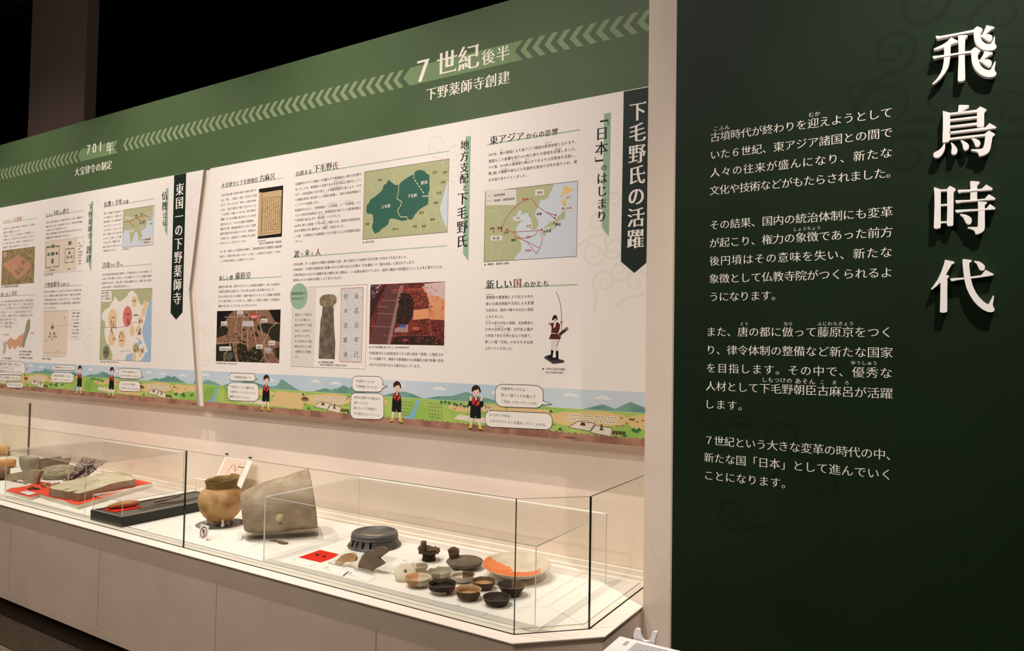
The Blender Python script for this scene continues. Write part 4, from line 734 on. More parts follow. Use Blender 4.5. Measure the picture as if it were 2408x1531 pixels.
# ---------------------------------------------------------------- painted landscape along the foot of both boards
def landscape(par, xa, xb, boys, bubbles):
    S = Sheet(YB, par); mb, _ = S._b('landscape_print')
    cols = {}
    def kk(m):
        mb, ms = S._b('landscape_print')
        if m not in ms: ms.append(m)
        return ms.index(m)
    y0 = YB*U
    zb0, zm0 = -.2546, .218
    edge = lambda z: (-2.5805 + (z-zb0)/(zm0-zb0)*(-.0763)) if par is BL else xb
    def left(z): return xa if par is BL else (-2.5373 + (z-zb0)/(zm0-zb0)*(-.0724))
    def clip(x, z): return min(max(x, left(z)), edge(z))
    def pl(pts, m, lay):
        if max(p[0] for p in pts) < xa-.08 or min(p[0] for p in pts) > xb: return
        lay += S.e(); P = [Vector((clip(x, z)*KB*U, y0-LAY*lay, z*KB*U+1.6)) for x, z in pts]
        Q = [P[0]]
        for p in P[1:]:
            if (p-Q[-1]).length > 1e-5: Q.append(p)
        if len(Q) > 2 and (Q[0]-Q[-1]).length < 1e-5: Q.pop()
        if len(Q) < 3: return
        mb.flat(Q, kk(m))
    def oval(x, z, rx, rz, m, lay, n=12): pl([(x+math.cos(2*math.pi*i/n)*rx, z+math.sin(2*math.pi*i/n)*rz) for i in range(n)], m, lay)
    def ln(pts, w, m, lay):
        for (x1, z1), (x2, z2) in zip(pts, pts[1:]):
            d = math.hypot(x2-x1, z2-z1)
            if d < 1e-6: continue
            nx, nz = -(z2-z1)/d*w/2, (x2-x1)/d*w/2
            pl([(x1-nx, z1-nz), (x2-nx, z2-nz), (x2+nx, z2+nz), (x1+nx, z1+nz)], m, lay)
    sky = mat('print_sky', rgb(186, 204, 214), .5, .3, rgb(206, 214, 218), 1.5); hill = mat('print_hills', rgb(104, 146, 134), .5, .3, rgb(126, 164, 146), 9)
    grass = mat('print_grass', rgb(146, 186, 84), .5, .3, rgb(176, 196, 104), 6); soil = mat('print_soil', rgb(176, 128, 106), .5, .3, rgb(140, 96, 80), 12)
    sand = ink(222, 190, 132); tree = ink(56, 112, 72); trunk = ink(84, 66, 44); wall = ink(226, 214, 190); brn = ink(112, 72, 48); dk = ink(40, 34, 30); river = ink(132, 176, 206); pad = ink(92, 118, 66); cloud = ink(230, 226, 224); brnd = ink(84, 60, 38)
    zs, zh, zf, zg = -.111, -.166, -.235, -.2544
    pl([(xa, zs), (xb, zs), (xb, zh-.004), (xa, zh-.004)], sky, 1)
    pl([(xa, zh), (xb, zh), (xb, zf-.004), (xa, zf-.004)], grass, 3)
    N = int((xb-xa)/.02); top = []
    random.seed(5)
    pl([(xa, zg), (xb, zg), (xb, zf), (xa, zf)], soil, 4)
    for i in range(N): x = xa+(xb-xa)*i/N; pl([(x, zf-.001), (x+(xb-xa)/N, zf-.001), (x+(xb-xa)/N*.6, zf+.003+random.uniform(-.001,.002)), (x+(xb-xa)/N*.2, zf+.003)], soil, 4)
    for k in range(0, 8):
        o = -1.01*k
        if o < xa-.2: break
        # mountains
        for m_ in (((-1.60,zh),(-1.53,-.150),(-1.50,-.147),(-1.46,-.155),(-1.42,zh)),((-1.42,zh),(-1.36,-.155),(-1.31,-.152),(-1.255,-.137),(-1.20,-.150),(-1.14,-.158),(-1.10,-.153),(-1.075,-.128),(-1.04,-.142),(-.99,-.163),(-.97,zh)),((-.86,zh),(-.80,-.150),(-.765,-.160),(-.72,-.139),(-.68,-.152),(-.63,zh)),((-1.92,zh),(-1.86,-.152),(-1.82,-.158),(-1.77,-.138),(-1.71,-.158),(-1.66,zh))):
            pl([(x+o, z+.001) for x, z in m_], hill, 2)
        for x, z in ((-1.36,-.132),(-1.14,-.134),(-.90,-.130),(-.80,-.133),(-.66,-.136),(-1.52,-.128)):
            for dx, dz, r in ((-.014,0,.008),(0,.003,.012),(.015,0,.009)): oval(x+o+dx, z+dz, r*1.3, r*.45, cloud, 2, 10)
        # fields, river
        pl([(x+o, z) for x, z in ((-1.452,-.172),(-1.437,-.172),(-1.447,-.196),(-1.452,-.215),(-1.462,-.2355),(-1.505,-.2355),(-1.472,-.215),(-1.460,-.196))], river, 4)
        for base, sgn in ((-1.53, 1), (-1.40, -1)):
            for i in range(5): ln([(base+o+i*.0125+(.014 if sgn > 0 else 0), -.178), (base+o+i*.0125+(0 if sgn > 0 else .003), -.222)], .0012, pad, 5)
            for j in range(5): ln([(base+o+(.014-.0035*j if sgn > 0 else 0), -.178-j*.011), (base+o+.05+(.014-.0035*j if sgn > 0 else .003), -.179-j*.011)], .0012, pad, 5)
        # sandy villages
        for x, z, rx, rz in ((-1.275,-.185,.05,.012),(-1.17,-.182,.06,.012),(-.81,-.188,.09,.02),(-.90,-.195,.06,.02),(-.68,-.19,.05,.02),(-1.62,-.185,.05,.014)): oval(x+o, z, rx, rz, sand, 4, 16)
        pl([(x+o, z) for x, z in ((-1.30,-.222),(-1.285,-.207),(-1.22,-.209),(-1.232,-.225))], wall, 5); pl([(x+o, z) for x, z in ((-1.228,-.225),(-1.215,-.210),(-1.15,-.211),(-1.16,-.228))], wall, 5)
        pl([(x+o, z) for x, z in ((-1.14,-.228),(-1.10,-.172),(-.95,-.174),(-.96,-.230))], sand, 4)
        for i in range(4):
            for j in range(2):
                xx = -.905+o+i*.038-j*.006; zz = -.180-j*.012
                pl([(xx, zz-.009), (xx+.006, zz), (xx+.038, zz), (xx+.033, zz-.009)], wall, 5)
                for q in range(3): pl([(xx+.008+q*.009, zz-.005), (xx+.009+q*.009, zz-.003), (xx+.014+q*.009, zz-.003), (xx+.013+q*.009, zz-.005)], brn, 6)
        for a in (((-.905,-.219),(-.875,-.200),(-.822,-.202),(-.838,-.225)), ((-.838,-.228),(-.822,-.207),(-.772,-.211),(-.775,-.235))):
            A_ = [(x+o, z) for x, z in a]; pl(A_, wall, 6); ln(A_+[A_[0]], .0022, ink(120,104,92), 7)
        pl([(x+o, z) for x, z in ((-.868,-.211),(-.866,-.204),(-.860,-.202),(-.853,-.204),(-.851,-.211))], ink(110,50,40), 8)
        for j in range(4): pl([(-.803+o-.007+j*.0012, -.220+j*.0045), (-.803+o+.007-j*.0012, -.220+j*.0045), (-.803+o+.004-j*.001, -.2165+j*.0045), (-.803+o-.004+j*.001, -.2165+j*.0045)], dk, 8)
        for i in range(4): pl([(-.772+o+i*.0095, -.228), (-.769+o+i*.0095, -.218), (-.761+o+i*.0095, -.218), (-.764+o+i*.0095, -.228)], brnd, 6)
        for i in range(2): pl([(-.724+o+i*.008, -.187), (-.722+o+i*.008, -.182), (-.715+o+i*.008, -.182), (-.717+o+i*.008, -.187)], brnd, 6)
        # burial mound
        oval(-1.96+o, -.195, .021, .008, ink(150,120,84), 5); pl([(x+o, z) for x, z in ((-1.978,-.196),(-1.967,-.186),(-1.953,-.186),(-1.942,-.196))], brn, 6)
        # round huts and trees
        random.seed(11)
        for x, z in ((-1.27,-.176),(-1.30,-.19),(-1.21,-.187),(-1.19,-.195),(-1.25,-.205),(-1.17,-.178),(-.73,-.196),(-.70,-.190),(-.685,-.186),(-.755,-.206),(-.742,-.204),(-1.63,-.18),(-1.65,-.19),(-.95,-.215),(-.745,-.183),(-1.12,-.19)):
            oval(x+o, z, .0042, .0026, brn, 6, 8); oval(x+o, z-.0008, .0024, .0014, sand, 7, 6)
        for x, z in ((-1.35,-.172),(-1.335,-.171),(-1.32,-.173),(-1.30,-.175),(-1.29,-.178),(-1.275,-.176),(-1.262,-.18),(-1.25,-.179),(-.71,-.212),(-.702,-.215),(-.695,-.210),(-.665,-.213),(-.655,-.211),(-.645,-.216),(-.652,-.219),(-.93,-.226),(-1.61,-.212),(-1.60,-.209),(-1.66,-.207),(-.735,-.24+.012),(-.96,-.178)):
            pl([(x+o-.0006, z-.009), (x+o+.0006, z-.009), (x+o+.0006, z), (x+o-.0006, z)], trunk, 6)
            for dx, dz in ((-.003,-.001),(.003,-.001),(0,.002)): oval(x+o+dx, z+dz, .0036, .0030, tree, 7, 8)
    for x in [-.9-1.7*i for i in range(4)]: oval(x, zf-.012, .02, .003, ink(120,80,66), 5)
    S.buf['landscape_print'] = (mb, S.buf['landscape_print'][1])
    # boy figures and speech bubbles of the picture story
    skin = ink(232, 204, 186); hair = ink(58, 32, 22); cloth = ink(22, 20, 24); red = ink(196, 52, 42); yel = ink(214, 196, 60); bw = ink(240, 232, 222); ol = ink(44, 38, 36)
    B0 = crop(1020, 860, 9.567)
    def at0(q): v = P3(*B0(*q), 'Y', YB); return (v.x/U/KB+1.2215, (v.z-1.6)/U/KB)
    def fig(x0, arms_up):
        def g(pts, m, lay): pl([(at0(q)[0]+x0, at0(q)[1]) for q in pts], m, lay)
        g(((820,1175),(890,1180),(855,1330),(810,1330)), skin, 9); g(((985,1185),(1055,1180),(1062,1345),(1005,1340)), skin, 9)
        g(((808,1325),(858,1330),(855,1400),(830,1425),(760,1425),(748,1405),(800,1375)), yel, 10); g(((1003,1340),(1068,1340),(1072,1385),(1115,1430),(1110,1450),(1040,1445),(1005,1420)), yel, 10)
        g(((745,1418),(850,1400),(855,1425),(790,1437)), cloth, 11); g(((1005,1430),(1010,1420),(1118,1442),(1110,1458),(1050,1455)), cloth, 11)
        g(((905,715),(990,705),(1045,790),(1060,900),(1062,1190),(955,1190),(940,1110),(925,1190),(815,1165),(830,900),(850,760)), cloth, 9)
        if arms_up:
            g(((800,770),(850,780),(870,900),(830,915),(775,890),(780,830)), cloth, 10); g(((1045,800),(1110,800),(1128,890),(1090,940),(1050,930)), cloth, 10)
            g(((800,690),(850,685),(860,760),(840,800),(815,790)), skin, 11); g(((1060,690),(1110,690),(1110,740),(1070,800),(1045,795)), skin, 11)
        else:
            g(((850,760),(835,900),(830,1050),(860,1050),(880,800)), cloth, 10); g(((1030,770),(1065,900),(1068,1050),(1035,1050),(1010,830)), cloth, 10)
        g(((860,745),(925,725),(945,780),(985,745),(1040,780),(1025,880),(965,910),(900,880),(862,850)), red, 10)
        g(((980,760),(1010,790),(940,890),(905,880)), cloth, 11); g(((985,820),(1015,822),(1010,838),(985,838)), bw, 12)
        g(((935,690),(975,690),(972,770),(950,790),(938,750)), skin, 11)
        g(((872,560),(900,500),(1000,500),(1040,560),(1035,620),(990,690),(950,712),(905,685),(875,630)), skin, 12)
        g(((852,560),(860,490),(905,445),(960,432),(1020,460),(1050,520),(1062,580),(1045,612),(1028,600),(1015,550),(995,510),(985,560),(955,530),(940,570),(925,540),(905,570),(880,580),(878,612)), hair, 13)
        g(((908,598),(922,598),(922,622),(908,622)), hair, 13); g(((976,600),(990,600),(990,624),(976,624)), hair, 13); g(((930,662),(968,662),(962,688),(938,688)), ink(170,80,70), 13)
    for x0, up in boys: fig(x0, up)
    def bubble(C, x0, y0, x1, y1, sk, tail, rows, fs=1):
        """rounded speech bubble from crop rectangle, sk = drop of the right side in crop pixels"""
        r = min((x1-x0)*.16, (y1-y0)*.38); pts = []
        for cx_, cy_, a in ((x1-r, y0+r, -90), (x1-r, y1-r, 0), (x0+r, y1-r, 90), (x0+r, y0+r, 180)):
            for i in range(6): t = R(a+i*18); px, py = cx_+math.cos(t)*r, cy_+math.sin(t)*r; pts.append(C(px, py+(px-x0)/(x1-x0)*sk))
        _sp[0] += 1; kb = 'speech_bubble#%d' % _sp[0]
        S.poly(kb, pts, bw, 14); S.line(kb, pts+[pts[0]], .0017*U, ol, 15)
        if tail:
            S.poly(kb, [C(*q) for q in tail], bw, 16); S.line(kb, [C(*q) for q in tail], .0015*U, ol, 17)
        for t, a, b in rows: S.text(kb+'/bubble_text', t, C(*a), C(*b), ol, 'sans', 18)
    for b in bubbles: bubble(*b)
    S.done()
C7 = crop(460, 860, 6.689); C8 = crop(800, 860, 6.689); C6 = crop(0, 840, 5.017)
landscape(BR, -2.56, XR/KB, [(-1.2215, True), (-1.534, False), (-2.170, False)], [
 (C4, 434, 985, 826, 1170, 14, [(820,1120),(895,1153),(822,1155)], [('飛鳥時代にきたよ！',(482,1024),(705,1032)),('新しい国づくりが進んで',(482,1076),(765,1088)),('「日本」になっていくんだ',(478,1128),(776,1143))]),
 (C4, 352, 1200, 900, 1335, 26, [(390,1202),(352,1160),(372,1210)], [('わくわくするね！',(386,1240),(578,1246)),('しもつけのくらしも変わっていくのかな…',(386,1285),(872,1322))]),
 (C8, 190, 162, 670, 405, 10, [(665,300),(740,325),(668,350)], [('下毛野だったのが',(243,243),(540,252)),('下毛野国になったよ！',(243,325),(610,340))]),
 (C8, 165, 425, 688, 835, 12, [(180,540),(115,482),(190,505)], [('地方を支配する仕組みが',(218,498),(628,522)),('変わったんだ',(217,580),(440,592)),('国になって下毛野氏の',(214,662),(585,690)),('力も強大になっていくよ',(212,748),(625,782))]),
 (C7, 538, 115, 942, 235, 12, [(930,185),(975,210),(935,215)], [('下毛野朝臣古麻呂って？',(585,178),(890,190))]),
 (C7, 508, 262, 992, 548, 14, [(515,370),(462,332),(520,335)], [('下毛野氏のとっても優秀な人！',(540,335),(945,352)),('大宝律令をつくったメンバーで',(538,408),(942,432)),('藤原京に住んでいたんだ',(535,485),(850,502))])])
landscape(BL, -7.2/KB, -2.57, [(-3.204, False), (-3.473, False)], [
 (C6, 1400, 130, 1668, 250, 8, [(1660,215),(1690,235),(1655,240)], [('この時代に仏教が伝わって',(1425,168),(1622,180)),('はじめてお寺がつくられたよ',(1423,214),(1640,228))]),
 (C6, 1403, 275, 1655, 400, 8, [(1408,310),(1370,295),(1412,298)], [('リーダーたちが都で',(1430,316),(1600,326)),('お寺をつくりだしたんだね',(1428,362),(1630,378))]),
 (C6, 618, 88, 885, 150, 8, None, [('下野薬師寺はだれがつくったの？',(635,118),(872,130))]),
 (C6, 605, 178, 870, 296, 8, [(865,212),(895,208),(865,232)], [('古麻呂が都を再現していてね',(630,215),(836,228)),('お寺をつくったといわれるよ',(628,258),(834,276))]),
 (C6, -120, 40, 298, 200, 12, [(296,130),(330,140),(294,150)], [('国分寺も下野にできたよ',(0,78),(245,92)),('このお寺がすごいんだ',(0,125),(170,130)),('戒壇がおかれたのはここなんだよ',(0,165),(270,182))]),
 (C6, -120, 205, 245, 275, 8, None, [('すごい寺院だったんだね',(0,240),(225,250))]),
 (C6, 80, 292, 275, 358, 6, None, [('そうだったんだね',(100,325),(250,332))])])
# ================================================================ SHOWCASE
ZL = -.600; ZD = -.597; FL = ZD*U+1.6
case_white = mat('case_laminate', rgb(234, 222, 209), .4, .4)
case_front = mat('case_front_panel', rgb(214, 192, 172), .6, .2, rgb(208, 186, 166), 4, .04, 300)
dkgap = mat('case_shadow_gap', rgb(60, 50, 42), .8, .1)
pane = glass_mat('showcase_glass', (.982, .993, .968, 1), 1., 1.38, .35); pane_edge = mat('glass_edge', (.012, .022, .014, 1), .12, .6)
acr_soft = glass_mat('acrylic_thin', (.99, .988, .98, 1), .22, 1.3)
acr = glass_mat('acrylic_sheet', (.995, .993, .989, 1), .95, 1.33, .8); acr_edge = mat('acrylic_edge', rgb(250, 248, 244), .25, .5)
SCE = empty('showcase', W(-2.6, 1.5, -1.0), 'long white wall showcase with open topped glass and chamfered end', 'showcase')
outl = [(-11.9,1.253),(-.754,1.253),(-.611,1.391),(-.6085,1.5985),(-.6085,1.7985),(-11.9,1.7985)]
inn = lambda d: [(-11.9,1.253+d),(-.754-d*.41,1.253+d),(-.611-d,1.391+d*.41),(-.6085-d,1.5985),(-.6085,1.5990),(-.6085,1.7985),(-11.9,1.7985)]
def pr(pts, z0, z1, m, name, par, d=None):
    mb = MB(); mb.prism([W(x, y, z0) for x, y in pts], (0, 0, (z1-z0)*U)); return mb.link(name, m, par)
pr(outl, ZL-.0022, ZL, case_white, 'ledge', SCE)
pr(inn(.0054), -.657, ZL-.0022, case_front, 'apron', SCE)
pr(inn(.012), -.932, -.657, dkgap, 'carcass', SCE)
pr(inn(.05), -1.0, -.932, mat('toe_kick', rgb(74, 60, 48), .8, .1), 'toe_kick', SCE)
pr(inn(.0054), -.932, -.905, case_front, 'skirting', SCE)
seams = [-6.35,-5.77,-5.19,-4.61,-4.03,-3.447,-2.867,-2.288,-1.705,-1.125,-.757]
for a, b in zip(seams, seams[1:]):
    mb = MB(); mb.box(W(a+.0009, 1.2585, -.9050), W(b-.0009, 1.2655, -.6570)); mb.link('front_panel', case_front, SCE)
mb = MB(); mb.prism([W(-.7562,1.2586,-.9050), W(-.6168,1.3935,-.9050), W(-.6225,1.397,-.9050), W(-.7595,1.2655,-.9050)], (0,0,.248*U)); mb.link('front_panel', case_front, SCE)
mb = MB(); mb.box(W(-.6165,1.3955,-.9050), W(-.6235,1.597,-.6570)); mb.link('front_panel', case_front, SCE)
# display deck, slightly raised
deck = [(-3.93,1.312),(-.790,1.312),(-.675,1.424),(-.675,1.76),(-3.93,1.76)]
pr(deck, ZL, ZD, mat('display_deck', rgb(232, 226, 219), .5, .3), 'display_deck', SCE)
mb = MB(); mb.box(W(-3.95,1.785,ZL), W(-.6085,1.7985,ZL+.020)); mb.box(W(-3.95,1.772,ZL), W(-.6085,1.785,ZL+.007)); mb.link('back_rail', case_white, SCE)
def glass(a, b, z0, z1, t, name, par, mats=None):
    """upright pane from a to b (survey x, y)"""
    A = W(a[0], a[1], z0); B = W(b[0], b[1], z0); d = (B-A).normalized(); n = Vector((-d.y, d.x, 0))*t
    mb = MB(); up = Vector((0, 0, (z1-z0)*U)); mb.prism([A, B, B+up, A+up], n, 0, 1); return mb.link(name, mats or [pane, pane_edge], par)
ZG = -.3175
glass((-3.945,1.291),(-1.9105,1.291),ZL,ZG,.008,'glass_pane',SCE); glass((-1.9090,1.291),(-.7745,1.291),ZL,ZG,.008,'glass_pane',SCE)
glass((-.7735,1.2915),(-.6540,1.4075),ZL,ZG,.008,'glass_pane',SCE); glass((-.6535,1.4085),(-.6535,1.7965),ZL,ZG,.008,'glass_pane',SCE)
glass((-3.950,1.7965),(-3.950,1.291),ZL,ZG,.010,'glass_divider',SCE, [pane, mat('divider_edge', rgb(96,86,66), .3, .5)])
mb = MB(); mb.box(W(-3.957,1.7965,ZL), W(-3.947,1.7985,ZG)); mb.link('divider_channel', mat('bronze_channel', rgb(120,98,74), .4, .4), SCE)

def cover(x0, x1, y0, y1, z0, z1, label, t=.0038, group=None):
    e = empty('acrylic_cover', W((x0+x1)/2, (y0+y1)/2, z0), label, 'cover', group)
    M = [acr, acr_edge]; tu = t/U; z0 += .0004
    glass((x0+tu,y0),(x1-tu,y0),z0,z1-tu,t,'cover_side',e,M); glass((x1-tu,y1),(x0+tu,y1),z0,z1-tu,t,'cover_side',e,M)
    glass((x1,y0),(x1,y1),z0,z1-tu,t,'cover_side',e,M); glass((x0,y1),(x0,y0),z0,z1-tu,t,'cover_side',e,M)
    mb = MB(); mb.prism([W(x0,y0,z1-tu), W(x1,y0,z1-tu), W(x1,y1,z1-tu), W(x0,y1,z1-tu)], (0,0,t), 0, 1); mb.link('cover_top', M, e); return e
cover(-1.604,-.743,1.328,1.697,ZD,-.419,'large clear acrylic cover over the bowls and ring pedestal in the right bay')
cover(-3.052,-2.488,1.313,1.678,ZD,-.418,'clear acrylic cover over the roof tiles in the left bay')
# bigger sheet lying under the cover: white display board of the right bay
# ================================================================ ARTEFACTS
def clay(name, a, b, scale=14, bump=.5, rough=.75, lo=.35, hi=.65, bs=90): return mat(name, rgb(*a), rough, .25, rgb(*b), scale, bump, bs, lo=lo, hi=hi)
cl_tan = clay('clay_tan', (188,150,112), (160,122,86)); cl_brown = clay('clay_brown', (112,86,62), (70,54,40), 11); cl_dark = clay('clay_dark', (62,50,42), (38,30,26), 12)
cl_plaster = clay('restoration_plaster', (208,194,174), (192,176,156), 20, .3); cl_grey = clay('clay_grey', (150,138,118), (124,112,94), 14); cl_orange = clay('clay_orange', (222,130,78), (204,108,60), 9, .3)
cl_black = mat('clay_black', rgb(92,90,86), .42, .5, rgb(66,64,62), 14, .5, 90, lo=.35, hi=.65)
rim_pale = clay('rim_pale', (176,150,116), (120,98,74), 30, .3); cl_taupe = clay('clay_taupe', (116,100,84), (96,82,68), 18, .5); cl_olive = clay('clay_olive', (140,126,98), (112,98,74), 12, .6)
cl_ochre = clay('clay_ochre', (200,160,112), (158,116,72), 15, .8); cl_sand = clay('clay_sand', (176,160,124), (150,134,102), 10, .6); cl_greywarm = clay('clay_greywarm', (166,156,132), (140,128,106), 12, .6)
def camang(x, y): return math.atan2(-y, -x)
def lathe(prof, seg, a0, matfn=None, deform=None):
    """surface of revolution about local z; angle 0 faces the camera side"""
    v = []; f = []; m = []; n = len(prof)
    for i, (r, z) in enumerate(prof):
        for j in range(seg):
            t = 360.0*j/seg-180; rr, zz = (r, z) if not deform else deform(r, z, t, i)
            a = a0+R(t); v.append(Vector((math.cos(a)*rr, math.sin(a)*rr, zz)))
    for i in range(n-1):
        for j in range(seg):
            t = 360.0*(j+.5)/seg-180; k = matfn(t, i, n) if matfn else 0
            if k is None: continue
            b = (j+1) % seg; f.append((i*seg+j, i*seg+b, (i+1)*seg+b, (i+1)*seg+j)); m.append(k)
    return v, f, m
def put(name, v, f, m, mats, loc, label, cat, rot=None, group=None, smooth=True, parent=None):
    me = bpy.data.meshes.new(name); me.from_pydata([tuple(q) for q in v], [], f)
    for q in (mats if isinstance(mats, (list, tuple)) else [mats]): me.materials.append(q)
    for p, k in zip(me.polygons, m): p.material_index = k
    bm = bmesh.new(); bm.from_mesh(me); bmesh.ops.remove_doubles(bm, verts=bm.verts, dist=1e-5)
    bmesh.ops.recalc_face_normals(bm, faces=bm.faces); bm.to_mesh(me); bm.free()
    if smooth: me.polygons.foreach_set('use_smooth', [True]*len(me.polygons))
    o = bpy.data.objects.new(name, me); COL.objects.link(o); o.location = loc
    if rot: o.rotation_euler = rot
    if parent is not None: o.parent = parent; o.matrix_parent_inverse = Matrix.Identity(4)
    else: meta(o, label, cat, group)
    return o
def locate(px, py, hw, hr):
    """base centre, radius and height of a round vessel from its rim centre and half width in the photograph"""
    z = ZD; r = .05
    for _ in range(12):
        p = P3(px, py, 'Z', z); r = hw*dist(p)/FPX; h = hr*2*r; z = ZD+h/U
    return p.x, p.y, r, h
def jag(t, s=1.0, seed=0): return noise.noise(Vector((t*s, seed, .3)))
def rounds(pts, k=3):
    out = []
    for i in range(len(pts)-1):
        a, b = pts[i], pts[i+1]
        for j in range(k): out.append((a[0]+(b[0]-a[0])*j/k, a[1]+(b[1]-a[1])*j/k))
    return out+[pts[-1]]
C4b = crop(900, 1230, 5.733); C2b = crop(420, 1050, 5.669); C3b = crop(600, 1130, 5.671); C1b = crop(0, 930, 4.639); C5b = crop(700, 1270, 10.033); CJ = crop(0, 1000, 8.058); CKb = crop(200, 1120, 8.027)
PROF = {'round': [(0,0),(.30,.0),(.46,.02),(.66,.14),(.83,.38),(.94,.66),(1.0,1.0)], 'flat': [(0,0),(.52,0),(.62,.04),(.76,.22),(.88,.52),(.95,.80),(1.0,1.0)],
        'step': [(0,0),(.50,0),(.62,.06),(.78,.26),(.90,.46),(.87,.56),(.93,.78),(1.0,1.0)], 'cone': [(0,0),(.44,0),(.50,.03),(.66,.34),(.82,.66),(.94,.90),(1.0,1.0)]}
def bowl(c, cx, cy, hw, hr, kind, mats, matfn, label, tilt=None, wob=.012, seed=0, notch=None, group='small pottery bowls'):
    x, y, r, h = locate(*c(cx, cy), hw/5.733, hr); a0 = camang(x, y); th = .055
    o_ = PROF[kind]; P = [(q*r, z*h) for q, z in o_]
    P.append(((1-th*.4)*r, h*1.01)); P += [(max(q-th, 0)*r, z*h*.9+h*.10) for q, z in o_[::-1]]
    n = len(P)
    def df(rr, zz, t, i):
        s = 1+wob*jag(t/50., 1, seed)+wob*.6*jag(t/17., 1, seed+5)
        if notch and abs(t-notch[0]) < notch[1] and zz > h*.8: zz -= h*.14
        if zz > h*.9: zz += h*.05*jag(t/22., 1, seed+9)
        return rr*s, zz
    dk_ = mats[0].name in ('clay_dark', 'clay_brown')
    def mf(t, i, nn):
        if dk_ and i == len(o_)-1: return len(mats)
        return matfn(t, i/(nn-2.), i >= len(o_))
    v, f, m = lathe(P, 72, a0, mf, df)
    o = put('pottery_bowl', v, f, m, mats+[rim_pale], (x, y, FL), label, 'bowl', None, group)
    if tilt:
        ax = Vector((math.cos(a0+R(90)), math.sin(a0+R(90)), 0)); o.rotation_euler = Matrix.Rotation(R(tilt), 3, ax).to_euler(); o.location.z += abs(math.sin(R(tilt)))*r*.45
    return o
bowl(C4b, 1536, 991, 191, .28, 'flat', [cl_dark, cl_brown, cl_tan], lambda t, u, inn: 0 if inn else (1 if u < .2 and -120 < t < 60 else 0), 'dark brown bowl with thin pale rim, frontmost in the right bay', seed=1)
bowl(C4b, 1156, 886, 179, .385, 'step', [cl_brown, cl_tan, cl_ochre], lambda t, u, inn: 1 if inn else (0), 'deep brown bowl with tan inside, left of the frontmost bowl', seed=2, notch=(60, 9))
bowl(C4b, 1362, 770, 164, .34, 'flat', [cl_brown, cl_ochre, cl_dark], lambda t, u, inn: (1 if u > .72 else 0) if inn else 0, 'small brown bowl with dark stained wall behind the deep tan bowl', seed=3)
bowl(C4b, 1738, 825, 199, .38, 'cone', [cl_dark, cl_brown], lambda t, u, inn: 0 if not inn else (1 if t > 20 else 0), 'dark flared bowl standing before the big white plate', seed=4)
bowl(C4b, 804, 808, 196, .33, 'step', [cl_dark, cl_brown, cl_sand], lambda t, u, inn: 0 if inn else (2 if u < .22 and t < 20 else (1 if t > 30 else 0)), 'blackened bowl with pale patch under its left side', seed=5, notch=(-168, 10))
bowl(C4b, 478, 722, 180, .35, 'round', [cl_plaster, cl_tan, clay('shard_salmon', (212,156,114), (192,134,94))], lambda t, u, inn: (2 if inn and t < -60-40*jag(u*4, 1, 2) and u < .8 else 0) if inn else (1 if -130 < t < -5+30*jag(u*9, 1, 3) and u < .42 else 0), 'white restored bowl with an orange shard at its left rim', seed=6)
bowl(C4b, 1076, 693, 166, .28, 'step', [cl_plaster, cl_brown, cl_greywarm], lambda t, u, inn: (1 if -140+60*u < t or t < -178 else 0) if inn and t > -60 or (inn and t > 100) else 0, 'white restored bowl with brown original shard inside', seed=7)
bowl(C4b, 772, 635, 164, .30, 'round', [cl_greywarm, cl_plaster, cl_grey], lambda t, u, inn: 0 if inn else (1 if t > 0 else 0), 'plain grey buff bowl in front of the squat flask', seed=8, notch=(-150, 14))
bowl(C4b, 455, 580, 160, .30, 'round', [cl_plaster, cl_grey], lambda t, u, inn: 1 if inn and t > 60-40*jag(u*5, 1, 4) else 0, 'white restored bowl with grey shard, behind the leaning lid', tilt=-6, seed=9)
# large plate
x, y, r, h = locate(*C4b(1805, 585), 463/5.733, .155); a0 = camang(x, y)
P = [(0,0),(.34,0),(.36,.02),(.60,.22),(.82,.55),(.95,.86),(1.0,1.0),(.985,1.03),(.955,.97),(.9,.84)]+[(q, .84-(.9-q)*1.05 if q > .55 else .47-(.55-q)*.25) for q in (.84,.78,.70,.62,.55,.46,.36,.24,.12,0)]
P = [(q*r, max(z, 0)*h) for q, z in P]
def pm(t, i, n):
    if i < 7: return 0
    rr = P[i][0]/r; w = 2.5*jag(t/9., 1, 8)
    uu, vv = math.sin(R(t))*rr, math.cos(R(t))*rr
    if uu < -.2 and vv > -.50+(uu+.7)*.5+.14*jag(uu*5, 1, 2): return 1
    if -.2 <= uu < .71 and vv > .16-.5*max(0, uu-.4): return 1
    return 0
v, f, m = lathe(P, 144, a0, pm)
o = put('pottery_plate', v, f, m, [cl_plaster, cl_orange], (x, y, FL), 'wide shallow white plate inlaid with an orange shard', 'plate')
ax = Vector((math.cos(a0+R(90)), math.sin(a0+R(90)), 0)); o.rotation_euler = Matrix.Rotation(R(3.5), 3, ax).to_euler(); o.location.z += .012
